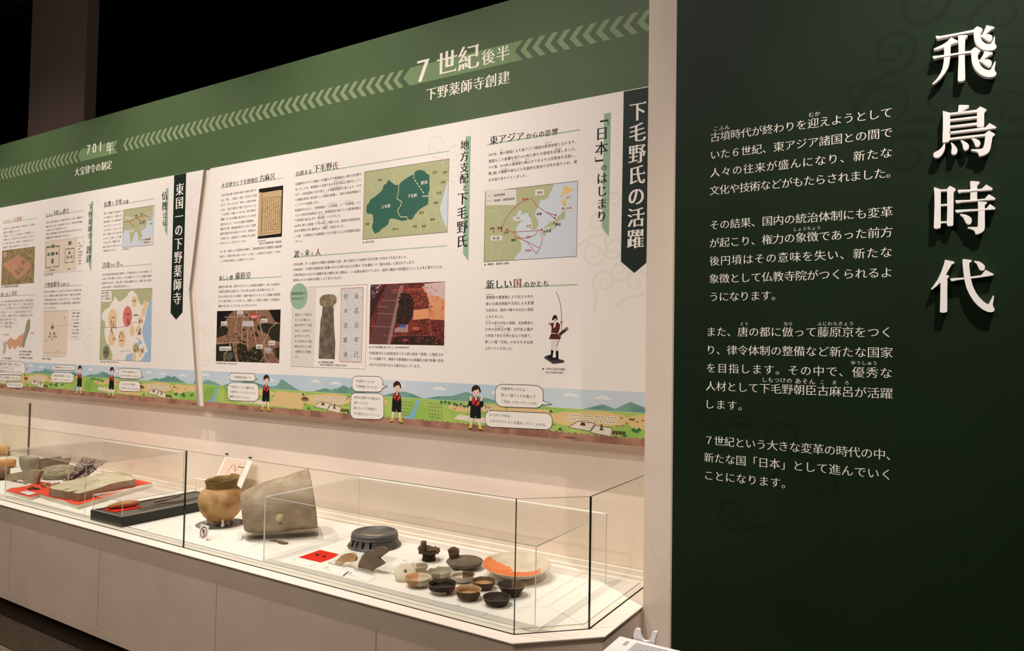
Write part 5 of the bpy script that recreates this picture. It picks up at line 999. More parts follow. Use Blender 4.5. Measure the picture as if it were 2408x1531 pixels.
# squat flask
e_x, e_y, r, h = locate(*C4b(1108, 505), 252/5.733, .19); a0 = camang(e_x, e_y)
P = [(0,0),(.45,.0),(.62,.05),(.80,.20),(.93,.42),(1.0,.60),(.97,.70),(.86,.82),(.66,.93),(.40,.985),(.15,1.0),(0,1.0)]
v, f, m = lathe([(q*r, z*h*1.25) for q, z in P], 72, a0)
FK = empty('squat_flask', (e_x, e_y, FL), 'squat round brown flask with a broken neck on its shoulder', 'flask')
put('flask_body', v, f, m, [cl_taupe], (0, 0, .004), None, None, parent=FK)
rn = r*.29
P = [(1.0,0),(.93,.3),(.97,.7),(1.08,1.0),(1.0,1.02),(.86,.7),(.82,.3),(.85,0)]
v, f, m = lathe([(q*rn, z*r*.60) for q, z in P], 36, a0, None, lambda rr, zz, t, i: (rr, zz*(1-.34*(1-math.cos(R(t-200)))*.5-.10*jag(t/24., 1, 3)) if zz > r*.35 else zz))
d = Vector((math.cos(a0+R(-100)), math.sin(a0+R(-100)), 0))
o = put('flask_neck', v, f, m, [cl_brown], tuple(d*r*.56+Vector((0, 0, h*1.03))), None, None, parent=FK, rot=Matrix.Rotation(R(8), 3, Vector((0,0,1)).cross(d)).to_euler())
# footed shard with lug
c = P3(*C4b(622, 500), 'Z', ZD); hw = 94/5.733*dist(c)/FPX; a0 = camang(c.x, c.y)
FS = empty('footed_shard', (c.x, c.y, FL), 'dark jagged shard of a footed dish with upright lug', 'shard')
v, f, m = lathe([(hw*.95,0),(hw,.002),(hw*.9,hw*.55),(hw*1.0,hw*.95),(hw*.86,hw*.95),(hw*.78,hw*.5),(hw*.86,0)], 40, a0); put('foot_ring', v, f, m, [cl_dark], (0,0,0), None, None, parent=FS)
P = [(0,.0),(.9,0),(1.2,.25),(1.7,.75),(1.78,1.15),(1.68,1.18),(1.55,.8),(1.0,.30),(0,.22)]
v, f, m = lathe([(q*hw, z*hw*.8) for q, z in P], 60, a0, None, lambda rr, zz, t, i: (rr*(1-.16*(abs(t) > 60)+.22*jag(t/14., 1, 3)), zz*(1-.30*(t > -60)+.35*jag(t/11., 1, 6)) if zz > hw*.3 else zz)); put('dish_fragment', v, f, m, [cl_brown, cl_dark], (0, 0, hw*.9), None, None, parent=FS)
v, f, m = lathe([(0,0),(.55,0),(.50,.5),(.42,1.1),(.40,1.65),(.30,1.7),(0,1.62)], 20, a0, None, lambda rr, zz, t, i: (rr*(1+.25*jag(t/30., 1, i)), zz)); d = Vector((math.cos(a0-R(110)), math.sin(a0-R(110)), 0))*hw*.85
put('lug', [q*hw for q in v], f, m, [cl_brown], (d.x, d.y, hw*.95), None, None, parent=FS)
dr = Vector((math.cos(a0+R(92)), math.sin(a0+R(92)), 0)); mb = MB(); b0 = Vector((0, 0, hw*1.35))
mb.tube([b0-dr*hw*.2, b0+dr*hw*.7, b0+dr*hw*1.55], [hw*.34, hw*.36, hw*.40], 10, flat=.7); put('spout', mb.v, mb.f, mb.m, [cl_brown], (0, 0, 0), None, None, parent=FS)
# leaning lid with knob
c = P3(*C4b(300, 770), 'Z', ZD); r = 148/5.733*dist(c)/FPX; a0 = camang(c.x, c.y)
LD = empty('leaning_lid', (c.x, c.y, FL), 'white domed lid with small knob, leaning on a bowl', 'lid')
v, f, m = lathe([(r,0),(r*1.0,.004),(r*.97,r*.14),(r*.8,r*.24),(r*.45,r*.32),(0,r*.34)], 56, a0); rt = Matrix.Rotation(R(38), 3, Vector((math.cos(a0+R(90)), math.sin(a0+R(90)), 0)))
off = Vector((0, 0, r*.60))-Vector((math.cos(a0), math.sin(a0), 0))*r*.1
v = [rt @ q + off for q in v]; put('lid_dome', v, f, m, [clay('lid_plaster', (216,204,182), (202,188,166), 16, .3)], (0,0,0), None, None, parent=LD)
v, f, m = lathe([(0,0),(r*.10,0),(r*.11,r*.07),(r*.13,r*.11),(r*.08,r*.15),(0,r*.16)], 20, a0); v = [rt @ (q+Vector((0,0,r*.33))) + off for q in v]
put('lid_knob', v, f, m, [cl_olive], (0,0,0), None, None, parent=LD)
# ring pedestal (slotted foot)
x, y, r, h = locate(*C3b(1595, 676), 300/5.671, .31); a0 = camang(x, y)
RP = empty('ring_pedestal', (x, y, FL), 'dark round pedestal inkstone with slots cut in its flared foot', 'inkstone')
rb = 353/300.*r
P = [(rb*.97,0),(rb,.02*h),(rb,.09*h),(rb*.965,.13*h),(rb*.965,.15*h)]
v, f, m = lathe(P+[(rb*.90,.15*h),(rb*.90,0),(rb*.97,0)], 96, a0); put('foot_rim', v, f, m, [cl_black], (0,0,0), None, None, parent=RP)
def slot(t, i, n):
    for c0 in (-62,-45,-27,-9): 
        if abs(t-c0) < 4.2: return None
    return 0
v, f, m = lathe([(rb*.955,.15*h),(rb*.91,.30*h),(rb*.875,.48*h),(rb*.865,.60*h),(rb*.82,.60*h),(rb*.83,.45*h),(rb*.90,.15*h)], 120, a0, slot); put('slotted_wall', v, f, m, [cl_black], (0,0,0), None, None, parent=RP)
v, f, m = lathe([(rb*.80,.60*h),(rb*.87,.60*h),(rb*.885,.66*h),(rb*.875,.72*h),(rb*.84,.745*h),(rb*.85,.80*h),(rb*.865,.86*h),(rb*.85,.94*h),(rb*.82,h),(rb*.755,1.0*h),(rb*.735,.90*h),(rb*.67,.88*h),(rb*.655,.94*h),(rb*.63,.94*h),(rb*.61,.85*h),(rb*.52,.87*h),(0,.90*h)], 96, a0, None, lambda rr, zz, t, i: (rr, zz-(.05*h if 30 < i < 0 else 0))); put('top_disc', v, f, m, [cl_black], (0,0,0), None, None, parent=RP)
mb = MB(); mb.v = [Vector((math.cos(a0+R(t))*rb*q, math.sin(a0+R(t))*rb*q, .905*h)) for t, q in ((-60,.50),(-30,.58),(0,.56),(25,.60),(45,.50),(20,.40),(-5,.44),(-30,.38))]; P_ = list(mb.v); mb = MB(); mb.flat(P_, 0, Vector((0,0,1))); put('worn_patch', mb.v, mb.f, mb.m, [cl_greywarm], (0,0,.0015), None, None, parent=RP)

# round jar
x, y, r, h = locate(*C2b(575, 770), 290/5.669, .0); zc = 0
c = P3(*C2b(560, 1020), 'Z', ZD+.006); 
x, y = c.x, c.y; r = 291/5.669*dist(c)/FPX; a0 = camang(x, y)
# push the axis back so that the round belly stands over the stand
JR = empty('round_jar', (x, y, FL), 'round ochre jar with broken neck on clear acrylic stand', 'jar')
P = [(.06,.0),(.28,.03),(.52,.15),(.74,.36),(.90,.62),(.985,.90),(1.0,1.06),(.97,1.25),(.88,1.44),(.76,1.56),(.66,1.62)]
v, f, m = lathe([(q*r, z*r+.012) for q, z in [(0,0)]+P]+[(r*.6,1.6*r)], 84, a0, None, lambda rr, zz, t, i: (rr*(1+.012*jag(t/40., 1, 5)), zz)); put('jar_body', v, f, m, [cl_ochre], (0,0,0), None, None, parent=JR)
NP = [(.665,1.60),(.66,1.70),(.68,1.80),(.72,1.92),(.745,1.96),(.70,1.95),(.66,1.82),(.61,1.70),(.60,1.60)]
def nk(rr, zz, t, i):
    hi = (zz/r-1.6)
    s = 1.0+(.42 if t > 70 else 0)+(.30*(t-0)/70 if 0 < t <= 70 else 0)-(.10 if -120 < t < -60 else 0)+.05*jag(t/16., 1, 4)
    if t < -150 or t > 150: s = 1.12+.10*jag(t/18., 1, 8)
    return rr*(1+(.10*hi if t > 50 else 0)), (1.6+hi*s)*r if hi > .12 else zz
v, f, m = lathe([(q*r, z*r) for q, z in NP], 84, a0, None, nk); put('jar_neck', v, f, m, [clay('jar_neck_clay', (150,120,72), (120,98,54), 10, .6)], (0,0,.012), None, None, parent=JR)
JS = empty('jar_stand', (x, y, FL), 'round clear acrylic stand with three pegs under the ochre jar', 'stand')
v, f, m = lathe([(0,0),(r*1.07,0),(r*1.07,.006),(0,.006)], 64, a0); put('stand_disc', v, f, m, [acr_soft], (0,0,0), None, None, smooth=False, parent=JS)
v, f, m = lathe([(r*1.068,.0005),(r*1.072,.0005),(r*1.072,.0062),(r*1.068,.0062),(r*1.068,.0005)], 64, a0); put('stand_rim', v, f, m, [acr_edge], (0,0,0), None, None, smooth=False, parent=JS)
for t in (8, 128, -112):
    a = a0+R(t); mb = MB(); p0 = Vector((math.cos(a)*r*.50, math.sin(a)*r*.50, .006)); p1 = Vector((math.cos(a)*r*.62, math.sin(a)*r*.62, .006))
    mb.tube([p1, p1+Vector((0,0,r*.36))], .0055, 8); mb.tube([p0, p1+(p1-p0)*.3], .004, 8); mb.tube([p1+Vector((0,0,0)), p1+Vector((0,0,.012))], .009, 10)
    put('stand_peg', mb.v, mb.f, mb.m, [acr_edge], (0,0,0), None, None, parent=JS)
# reclining handled vessel
pl_ = P3(*C2b(890, 1165), 'Z', ZD+.012); pr_ = P3(*C2b(1815, 1175), 'Z', ZD+.012)
mid = P3(*C2b(1370, 1180), 'Z', ZD+.012); k_ = dist(mid)/FPX/5.669
a0 = camang(mid.x, mid.y); rightv = Vector((math.cos(a0+R(90)), math.sin(a0+R(90)), 0)); back = -Vector((math.cos(a0), math.sin(a0), 0))
axis = (rightv*math.cos(R(9))+Vector((0,0,1))*math.sin(R(9))+back*.06).normalized(); upv = (Vector((0,0,1))-axis*axis.z).normalized(); sd = axis.cross(upv)
L = 915*k_; r0 = 258*k_; r1 = 412*k_
HV = empty('handled_vessel', (mid.x, mid.y, FL), 'large olive grey vessel lying on its side with a broken handle', 'vessel')
prof = [(0,0,0),(.0,.5,0),(.004,.86,0),(.02,.96,0),(.06,1.0,0)]
pts = []; n = 26
for i in range(n+1):
    u = i/n; rr = r0+(r1-r0)*(u**.9); rr *= 1+.075*math.sin(min(u*1.5, 1)*math.pi)
    if u < .05: rr *= .90+.10*math.sqrt(u/.05)
    if u > .97: rr *= 1.015
    pts.append((u*L, rr))
prof = [(0, 0.001), (0, r0*.5)]+pts+[(L*1.0, pts[-1][1]*.94), (L*.9, pts[-2][1]*.92), (L*.3, r0*1.0), (L*.05, r0*.8), (L*.05, 0.001)]
base = (pl_-Vector((mid.x, mid.y, FL))); start = Vector((0,0,0))-rightv*((1370-862)*k_)+Vector((0,0,(1180-890)*k_))+back*r0*.62
v = []; f = []; seg = 72
for i, (s_, rr) in enumerate(prof):
    for j in range(seg):
        t = 2*math.pi*j/seg; w_ = 1+.008*noise.noise(Vector((math.cos(t)*2, math.sin(t)*2, s_*9))); v.append(start+axis*s_+(upv*math.cos(t)+sd*math.sin(t))*rr*w_)
for i in range(len(prof)-1):
    for j in range(seg): b = (j+1) % seg; f.append((i*seg+j, i*seg+b, (i+1)*seg+b, (i+1)*seg+j))
zmin = min(q.z for q in v); dz = .018-zmin
v = [q+Vector((0,0,dz)) for q in v]
put('vessel_body', v, f, [0]*len(f), [clay('vessel_clay', (176,158,134), (134,114,94), 15, .7, lo=.3, hi=.75)], (0,0,0), None, None, parent=HV)
hc = P3(*C2b(1375, 985), 'Y', 1.5); fr = start+axis*(L*.52)+Vector((0,0,dz)); toc = -back
hb = fr-upv*(r0+r1)*.5*.30+toc*(r0+r1)*.5*.93
mb = MB(); mb.tube([hb-toc*.02, hb+toc*.012, hb+toc*.028-upv*.008, hb+toc*.034-upv*.028], [.022,.022,.018,.012], 14, flat=1.1); v = [q+Vector((noise.noise(q*40)*.004,)*3) for q in mb.v]
put('handle_stub', v, mb.f, mb.m, [cl_sand], (0,0,0), None, None, parent=HV)
mb = MB(); A_ = Vector((0,0,.0)); 
VS = empty('vessel_rest', (mid.x, mid.y, FL), 'low clear acrylic rest under the reclining vessel', 'stand')
mb.box((-.5*1000*k_, 0, 0), (.5*960*k_, 250*k_, .012)); rz = math.atan2(rightv.y, rightv.x); v = [Matrix.Rotation(rz, 3, 'Z') @ q + back*.01 for q in mb.v]; put('rest_plate', v, mb.f, mb.m, [acr_soft], (0,0,0), None, None, smooth=False, parent=VS)
def plate_poly(name, C, pts, z, t, m, label, cat, group=None, mats=None, wav=0):
    """thin object lying flat, outline given on height z (survey)"""
    P = [P3(*C(*q), 'Z', z) for q in pts]; c = sum(P, Vector())/len(P); mb = MB(); mb.prism([q-c for q in P], (0, 0, -t), 0, 1 if isinstance(m, list) else None)
    if isinstance(m, list): pass
    o = bpy.data.objects.new(name, bpy.data.meshes.new(name)); o.data.from_pydata([tuple(q) for q in mb.v], [], mb.f)
    for q in (m if isinstance(m, list) else [m]): o.data.materials.append(q)
    for p, k in zip(o.data.polygons, mb.m): p.material_index = k
    COL.objects.link(o); o.location = c; meta(o, label, cat, group); return o
def sherd(name, C, pts, Y, t, m, label, cat, lean=0., bev=.002, group=None, zfloor=None):
    """upright fragment: outline on the plane y = Y, real thickness, rounded edges"""
    P = [P3(*C(*q), 'Y', Y) for q in pts]; c = sum(P, Vector())/len(P); zb = min(p.z for p in P); base = Vector((c.x, c.y, zb)); mb = MB()
    mb.prism([q-base for q in P], (0, t, 0)); rt = Matrix.Rotation(R(-lean), 3, 'X')
    me = bpy.data.meshes.new(name); me.from_pydata([tuple(rt @ q) for q in mb.v], [], mb.f); me.materials.append(m)
    bm = bmesh.new(); bm.from_mesh(me); bmesh.ops.recalc_face_normals(bm, faces=bm.faces); bm.to_mesh(me); bm.free()
    o = bpy.data.objects.new(name, me); COL.objects.link(o); o.location = base; meta(o, label, cat, group)
    if bev: b = o.modifiers.new('bevel', 'BEVEL'); b.width = bev; b.segments = 2; b.limit_method = 'ANGLE'; b.angle_limit = R(50)
    return o
def yof(C, q, z=ZD): return P3(*C(*q), 'Z', z).y/U
# brown shard lying before the vessel
plate_poly('shard', C2b, [(1210,1245),(1290,1240),(1350,1262),(1420,1270),(1462,1283),(1420,1293),(1350,1285),(1310,1262)], ZD+.004, .006, cl_taupe, 'thin brown shard lying flat in front of the reclining vessel', 'shard')
# red cloth with two beads
redcloth = mat('red_cloth', rgb(216, 44, 30), .85, .1, rgb(204, 38, 26), 60, .3, 700)
plate_poly('red_cloth', C5b, [(30,400),(530,232),(968,332),(870,400),(720,460),(545,522),(300,465)], ZD+.0012, .0015, redcloth, 'small red cloth square carrying two dark beads', 'cloth')
for k, (q, lb) in enumerate((((460,345), 'dark round bead on the red cloth, left of its pair'), ((630,384), 'dark round bead on the red cloth, right of its pair'))):
    c = P3(*C5b(*q), 'Z', ZD+.002); r = 43/10.033*dist(c)/FPX; v, f, m = lathe([(0,0),(r*.8,0),(r,r*.25),(r*.8,r*.55),(r*.35,r*.5),(r*.3,r*.3),(0,r*.3)], 24, 0)
    put('bead', v, f, m, [clay('bead_black', (60,52,40), (40,34,28), 20, .3, .4)], (c.x, c.y, FL+.0022), lb, 'bead', None, 'beads on the red cloth')
# acrylic base sheet with two display rests
o = plate_poly('acrylic_sheet', C5b, [(760,460),(1180,200),(2400,420),(1800,840)], ZD+.003, .004, acr, 'thin clear acrylic sheet carrying two propped shards', 'sheet')
for pts, lb in ((((735,450),(1125,520),(1120,600),(1115,655),(735,550)), 'small clear prop holding the tan shard'), (((1340,590),(1740,670),(1765,790),(1360,715)), 'small clear prop holding the dark shard')):
    Yc = yof(C5b, pts[-1]); P = [P3(*C5b(*q), 'Y', Yc) for q in pts]; b0 = Vector((sum(p.x for p in P)/len(P), Yc*U, FL)); e = empty('shard_prop', b0, lb, 'prop')
    w0 = min(p.x for p in P)-b0.x; w1 = max(p.x for p in P)-b0.x; hh = (max(p.z for p in P)-min(p.z for p in P))*.62
    mb = MB(); mb.prism([Vector((w0,0,0)), Vector((w1,0,0)), Vector((w1,-.006,hh)), Vector((w0,-.006,hh))], (0,.003,0), 0, 1); put('prop_lip', mb.v, mb.f, mb.m, [acr, acr_edge], (0,0,0), None, None, smooth=False, parent=e)
    mb = MB(); mb.prism([Vector((w0,.0,.002)), Vector((w1,.0,.002)), Vector((w1,.05,.002)), Vector((w0,.05,.002))], (0,0,.003), 0, 1); put('prop_shelf', mb.v, mb.f, mb.m, [acr, acr_edge], (0,0,0), None, None, smooth=False, parent=e)
sherd('shard', C5b, [(865,570),(880,510),(930,450),(1010,370),(1100,325),(1220,312),(1300,350),(1345,420),(1335,490),(1290,518),(1210,522),(1130,512),(1060,540),(985,595),(930,590)], yof(C5b, (985,630))+.006, .014, cl_tan, 'tan curved clay shard on a small clear prop', 'shard', 8, .004)
sherd('shard', C5b, [(1408,690),(1415,560),(1440,480),(1480,390),(1530,320),(1605,235),(1680,262),(1735,272),(1765,225),(1800,190),(1860,165),(1960,172),(2040,222),(2055,280),(2000,335),(1940,375),(1870,440),(1940,495),(2015,555),(1900,625),(1760,695),(1700,740),(1560,720)], yof(C5b, (1600,760))+.006, .016, cl_taupe, 'dark brown notched shard propped before the ring pedestal', 'shard', 8, .003)
# caption cards
card_m = mat('caption_card', rgb(232, 230, 226), .5, .3)
def card(C, L, F, Rr, B, label, rows=3):
    P = [P3(*C(*q), 'Z', ZD+.0012) for q in (L, F, Rr, B)]; c = sum(P, Vector())/4; e = empty('caption_card', Vector((c.x, c.y, FL)), label, 'card')
    mb = MB(); mb.prism([q for q in P], (0, 0, -.0019)); mb.link('card_board', card_m, e)
    l, f_, r_, b_ = P; mb = MB(); u = (f_-l); w = (b_-l); wid = u.length; up = w.normalized(); rt = u.normalized(); hgt = w.length
    for i in range(rows):
        s = l+w*(.80-.20*i)+u*.06; em = hgt*(.17 if i == 0 else .11)
        txt = ('土器', '7世紀後半', '下野市出土 個人蔵', '薬師寺跡出土')[i]
        x = 0
        for ch in txt:
            v, fc = glyph(ch, 'bold' if i == 0 else 'sans'); adv = .56 if ord(ch) < 256 else 1.
            if ch != ' ': mb.add([s+rt*(x+a_)*em+up*(b2)*em*.8+Vector((0,0,.0003+k2*.00002)) for a_, b2, k2 in v], fc)
            x += adv
    mb.link('caption_text', ink(70, 68, 72), e); return e
card(C3b, (415,1062),(715,1142),(815,1112),(505,1033), 'caption card in front of the red cloth with beads')
card(C3b, (815,1187),(1175,1282),(1255,1215),(930,1135), 'caption card in front of the tan shard')
card(C3b, (1165,1270),(1505,1350),(1612,1290),(1235,1212), 'caption card in front of the dark notched shard')
card(C3b, (1268,990),(1400,1022),(1445,965),(1305,938), 'caption card under the left edge of the ring pedestal')
card(C4b, (215,525),(350,560),(420,522),(290,485), 'caption card left of the footed shard')
card(C4b, (912,1125),(1345,1252),(1418,1205),(985,1083), 'caption card before the deep tan bowl, nearest the glass')
card(C2b, (712,1257),(965,1328),(1082,1287),(812,1227), 'caption card in front of the reclining vessel')
card(C2b, (98,1095),(245,1132),(262,1100),(128,1065), 'caption card at the seam between two glass panes')
card(CKb, (820,945),(1115,1030),(1265,985),(965,912), 'caption card in front of the black tray')
card(C1b, (610,1213),(755,1247),(855,1217),(700,1188), 'caption card in front of the large inscribed tile')
# no-touching sign
Yc = yof(C2b, (310,1245)); P = [P3(*C2b(*q), 'Y', Yc) for q in ((262,1232),(370,1256),(408,1058),(297,1046))]
NS = empty('no_touch_sign', Vector(((P[0].x+P[1].x)/2, Yc*U, FL)), 'small white folded sign with a red no touching symbol', 'sign')
lean = .012
x0, x1, hh = P[0].x, P[1].x, P[3].z-P[0].z; sh_ = 0
def sgn(x, z, o=0): return Vector((x, Yc*U+z/hh*lean-.0008*o, FL+z))
mb = MB(); mb.prism([sgn(x0,0), sgn(x1,0), sgn(x1,hh), sgn(x0,hh)], (0,.002,0)); mb.prism([Vector((x0,Yc*U,FL)), Vector((x1,Yc*U,FL)), Vector((x1,Yc*U-.03,FL)), Vector((x0,Yc*U-.03,FL))], (0,0,.0015)); mb.link('sign_card', card_m, NS)
cxs, czs, rs = (x0+x1)/2, hh*.52, (x1-x0)*.41; mb = MB()
N = 40
for i in range(N):
    a, b = 2*math.pi*i/N, 2*math.pi*(i+1)/N
    mb.add([sgn(cxs+math.cos(a)*rs, czs+math.sin(a)*rs, 1), sgn(cxs+math.cos(b)*rs, czs+math.sin(b)*rs, 1), sgn(cxs+math.cos(b)*rs*.84, czs+math.sin(b)*rs*.84, 1), sgn(cxs+math.cos(a)*rs*.84, czs+math.sin(a)*rs*.84, 1)], [(0,1,2,3)])
d1 = Vector((-.707,.707)); 
mb.add([sgn(cxs-.707*rs*.9-.04*rs, czs+.707*rs*.9-.04*rs, 2), sgn(cxs+.707*rs*.9-.04*rs, czs-.707*rs*.9-.04*rs, 2), sgn(cxs+.707*rs*.9+.06*rs, czs-.707*rs*.9+.06*rs, 2), sgn(cxs-.707*rs*.9+.06*rs, czs+.707*rs*.9+.06*rs, 2)], [(0,1,2,3)])
mb.link('ban_ring', mat('ban_red', rgb(130,30,34), .5, .3), NS)
mb = MB(); hand = [(-.30,-.55),(.28,-.55),(.34,-.1),(.50,.12),(.44,.2),(.26,.02),(.24,.42),(.14,.42),(.11,.08),(.08,.55),(-.03,.55),(-.05,.08),(-.11,.5),(-.21,.48),(-.18,.02),(-.27,.36),(-.36,.33),(-.32,-.2)]
for a, b in zip(hand, hand[1:]+hand[:1]):
    A_ = Vector(a); B_ = Vector(b); d_ = (B_-A_).normalized()*.03; n_ = Vector((-d_.y, d_.x))
    mb.add([sgn(cxs+q.x*rs*.9, czs+q.y*rs*.9, 1.5) for q in (A_-n_-d_, B_-n_+d_, B_+n_+d_, A_+n_-d_)], [(0,1,2,3)])
mb.link('hand_symbol', ink(60,56,70), NS)
# leaning diagram behind the jar
TL = P3(529, 1074, 'Y', 1.765); TR = P3(590, 1083, 'Y', 1.765); zb_ = ZD
BLp = P3(512, 1160, 'Y', 1.71); BRp = P3(573, 1154, 'Y', 1.71)
zt_ = max(TL.z, TR.z)+.0; X0_, X1_ = TL.x, TR.x
DB = empty('diagram_board', Vector(((X0_+X1_)/2, 1.70*U, FL)), 'leaning pink diagram board on clear holder behind the ochre jar', 'board')
def dp(u_, w_, o=0): 
    y_ = 1.69+(1.775-1.69)*w_; return Vector((X0_+(X1_-X0_)*u_, y_*U-.001*o, FL+(zt_-FL)*w_))
mb = MB(); mb.prism([dp(-.08,0), dp(1.0,0), dp(1.0,1), dp(-.08,1)], (0,.004,0)); mb.link('holder', mat('holder_white', rgb(236,230,218), .4, .4), DB)
mb = MB(); mb.flat([dp(0.0,.06,2), dp(.80,.06,2), dp(.80,.97,2), dp(.0,.97,2)]); mb.link('diagram_print', ink(230,200,180), DB)
mb = MB()
for a_, b_, w_ in (((.25,.45),(.30,.75),.006),((.30,.75),(.36,.86),.010),((.42,.86),(.55,.72),.02),((.55,.72),(.62,.90),.006),((.60,.82),(.80,.82),.03)):
    A_, B_ = dp(*a_, 3), dp(*b_, 3); d_ = (B_-A_).normalized(); n_ = d_.cross(Vector((0,-1,0))).normalized()*w_*.12; mb.flat([A_-n_, B_-n_, B_+n_, A_+n_])
mb.link('diagram_lines', ink(120,84,76), DB)
for q in ((534,1067.5),(589,1076)):
    c = P3(*q, 'Y', 1.7985); mb = MB(); mb.tube([Vector((c.x-.006, c.y, c.z)), Vector((c.x-.006, c.y-.006, c.z))], .0045, 10); mb.tube([Vector((c.x+.006, c.y, c.z)), Vector((c.x+.006, c.y-.006, c.z))], .0045, 10)
    o = mb.link('wall_pin', mat('pin_dark', rgb(50,40,36), .5, .4), origin=(c.x, c.y, c.z)); meta(o, 'dark pin pair on the wall above the %s corner of the leaning diagram' % ('left' if q[0] < 550 else 'right'), 'pin', 'wall pins')

# ---------------------------------------------------------------- black tray with its own cover
zt = (P3(*CKb(690,775), 'Y', 1.311).z-1.6)/U
xa = P3(*CKb(100,795), 'Y', 1.311).x/U; xb = P3(*CKb(690,945), 'Y', 1.311).x/U; yb_ = P3(*CKb(2110,278), 'Z', zt).y/U
yb_ = min(yb_, 1.755)
TR_ = empty('black_tray', W((xa+xb)/2, 1.5, ZD), 'long black tray base running back towards the wall', 'tray')
blackm = mat('black_lacquer', rgb(38,38,36), .5, .35); traygrey = mat('tray_lining', rgb(96,88,80), .7, .2)
mb = MB(); mb.box(W(xa,1.311,ZD), W(xb,yb_,zt-.004)); mb.link('tray_body', blackm, TR_)
mb = MB(); w_ = .010
for a, b in (((xa,1.311),(xb,1.311+w_)),((xa,yb_-w_),(xb,yb_)),((xa,1.311+w_),(xa+w_,yb_-w_)),((xb-w_,1.311+w_),(xb,yb_-w_))): mb.box(W(a[0],a[1],zt-.004), W(b[0],b[1],zt))
mb.link('tray_rim', blackm, TR_)
mb = MB(); mb.box(W(xa+w_,1.311+w_,zt-.004), W(xb-w_,yb_-w_,zt-.0030)); mb.link('tray_lining', traygrey, TR_)
ztop = (P3(*CKb(705,465), 'Y', 1.3135).z-1.6)/U
cover(xa+.006, xb-.004, 1.3135, yb_-.004, zt, ztop, 'low clear acrylic cover standing on the black tray', .004)
ox = (xa+xb)/2
def blob(name, P, rad, m, label, cat, flat=.45, par=None):
    mb = MB(); mb.tube(P, rad, 10, flat=flat); c = sum([Vector(p) for p in P], Vector())/len(P)
    v = [q-c+Vector((noise.noise(q*35), noise.noise(q*35+Vector((5,0,0))), noise.noise(q*35+Vector((0,7,0)))))*.0035 for q in mb.v]
    return put(name, v, mb.f, mb.m, [m], c, label, cat)
zi = zt-.003
mb = MB(); mb.box(W(xa+.022,1.340,zi), W(xb-.09,1.43,zi+.003)); o = mb.link('red_cloth', redcloth, origin=W(xa+.08,1.40,zi)); meta(o, 'strip of red cloth under the orange wood piece in the tray', 'cloth')
blob('wood_fragment', [W(xa+.045,1.345,zi+.012), W(xa+.052,1.39,zi+.014), W(xa+.055,1.44,zi+.012)], [.018,.040,.024], clay('wood_orange', (196,132,84), (166,108,66), 10, .5), 'orange brown wooden fragment in the black tray', 'fragment')
blob('wood_fragment', [W(xa+.085,1.48,zi+.008), W(xa+.105,1.52,zi+.014), W(xa+.11,1.56,zi+.022)], [.010,.012,.016], cl_brown, 'short dark wooden fragment with raised end in the black tray', 'fragment')
blob('wood_fragment', [W(xb-.055,1.40,zi+.006), W(xb-.062,1.48,zi+.008), W(xb-.058,1.56,zi+.007), W(xb-.064,1.64,zi+.006)], [.004,.008,.009,.006], cl_brown, 'long thin wooden stick lying in the black tray', 'fragment')

# ---------------------------------------------------------------- left bay: tiles
zr = ZD+.016
bw_ = mat('white_riser', rgb(226,222,206), .6, .2)
plate_poly('riser_board', C1b, [(410,1062),(845,1197),(1665,955),(1230,868)], zr, .016*U, bw_, 'white riser board under the large inscribed tile', 'riser')
zr2 = ZD+.010
plate_poly('riser_board', C1b, [(65,1036),(330,1118),(405,1092),(640,975),(420,930)], zr2, .010*U-.0005, bw_, 'small white riser board with red cloth at left', 'riser')
redcoral = mat('red_cloth_coral', rgb(232, 84, 62), .85, .1, rgb(222, 76, 56), 50, .3, 700)
plate_poly('red_cloth', C1b, [(412,1062),(430,1035),(540,990),(1230,872),(1480,915),(1660,953),(1500,985),(1300,1050),(1130,1112),(1020,1140),(940,1168),(845,1193),(760,1170),(690,1140),(600,1120),(500,1092)], zr+.0012, .0018, redcoral, 'large coral red cloth under the inscribed tile', 'cloth')
plate_poly('red_cloth', C1b, [(67,1034),(120,1008),(200,1002),(300,985),(420,935),(635,972),(560,1010),(470,1050),(405,1088),(330,1112),(200,1075)], zr2+.0012, .0018, redcoral, 'small coral red cloth with brown fragments', 'cloth')
card_z = ZD; ZD_ = ZD; ZD = zr2+.003; FL_ = FL; FL = ZD*U+1.6
card(C1b, (215,1053),(310,1087),(402,1066),(292,1037), 'caption card lying on the small coral cloth'); ZD = ZD_; FL = FL_
# inscribed tile slab
zs_ = zr+.0015+.030
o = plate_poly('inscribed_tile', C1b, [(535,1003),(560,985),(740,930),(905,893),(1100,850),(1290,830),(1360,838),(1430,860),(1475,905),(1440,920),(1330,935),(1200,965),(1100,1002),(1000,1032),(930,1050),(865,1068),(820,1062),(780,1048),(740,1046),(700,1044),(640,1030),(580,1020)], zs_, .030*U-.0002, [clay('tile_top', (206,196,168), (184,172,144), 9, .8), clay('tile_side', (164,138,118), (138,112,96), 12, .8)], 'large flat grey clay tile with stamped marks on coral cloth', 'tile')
b = o.modifiers.new('bevel', 'BEVEL'); b.width = .004; b.segments = 2; b.limit_method = 'ANGLE'; b.angle_limit = R(50)
mb = MB(); random.seed(21)
for r_ in range(3):
    for k in range(4 if r_ < 2 else 3):
        q = C1b(935+k*45+r_*14, 988-r_*20-k*12); c = P3(*q, 'Z', zs_+.0006) 
        mb.box((c.x-.006, c.y-.004, c.z-.0004), (c.x+.006, c.y+.001, c.z+.0004)); mb.box((c.x-.001, c.y-.007, c.z-.0004), (c.x+.002, c.y+.005, c.z+.0004))
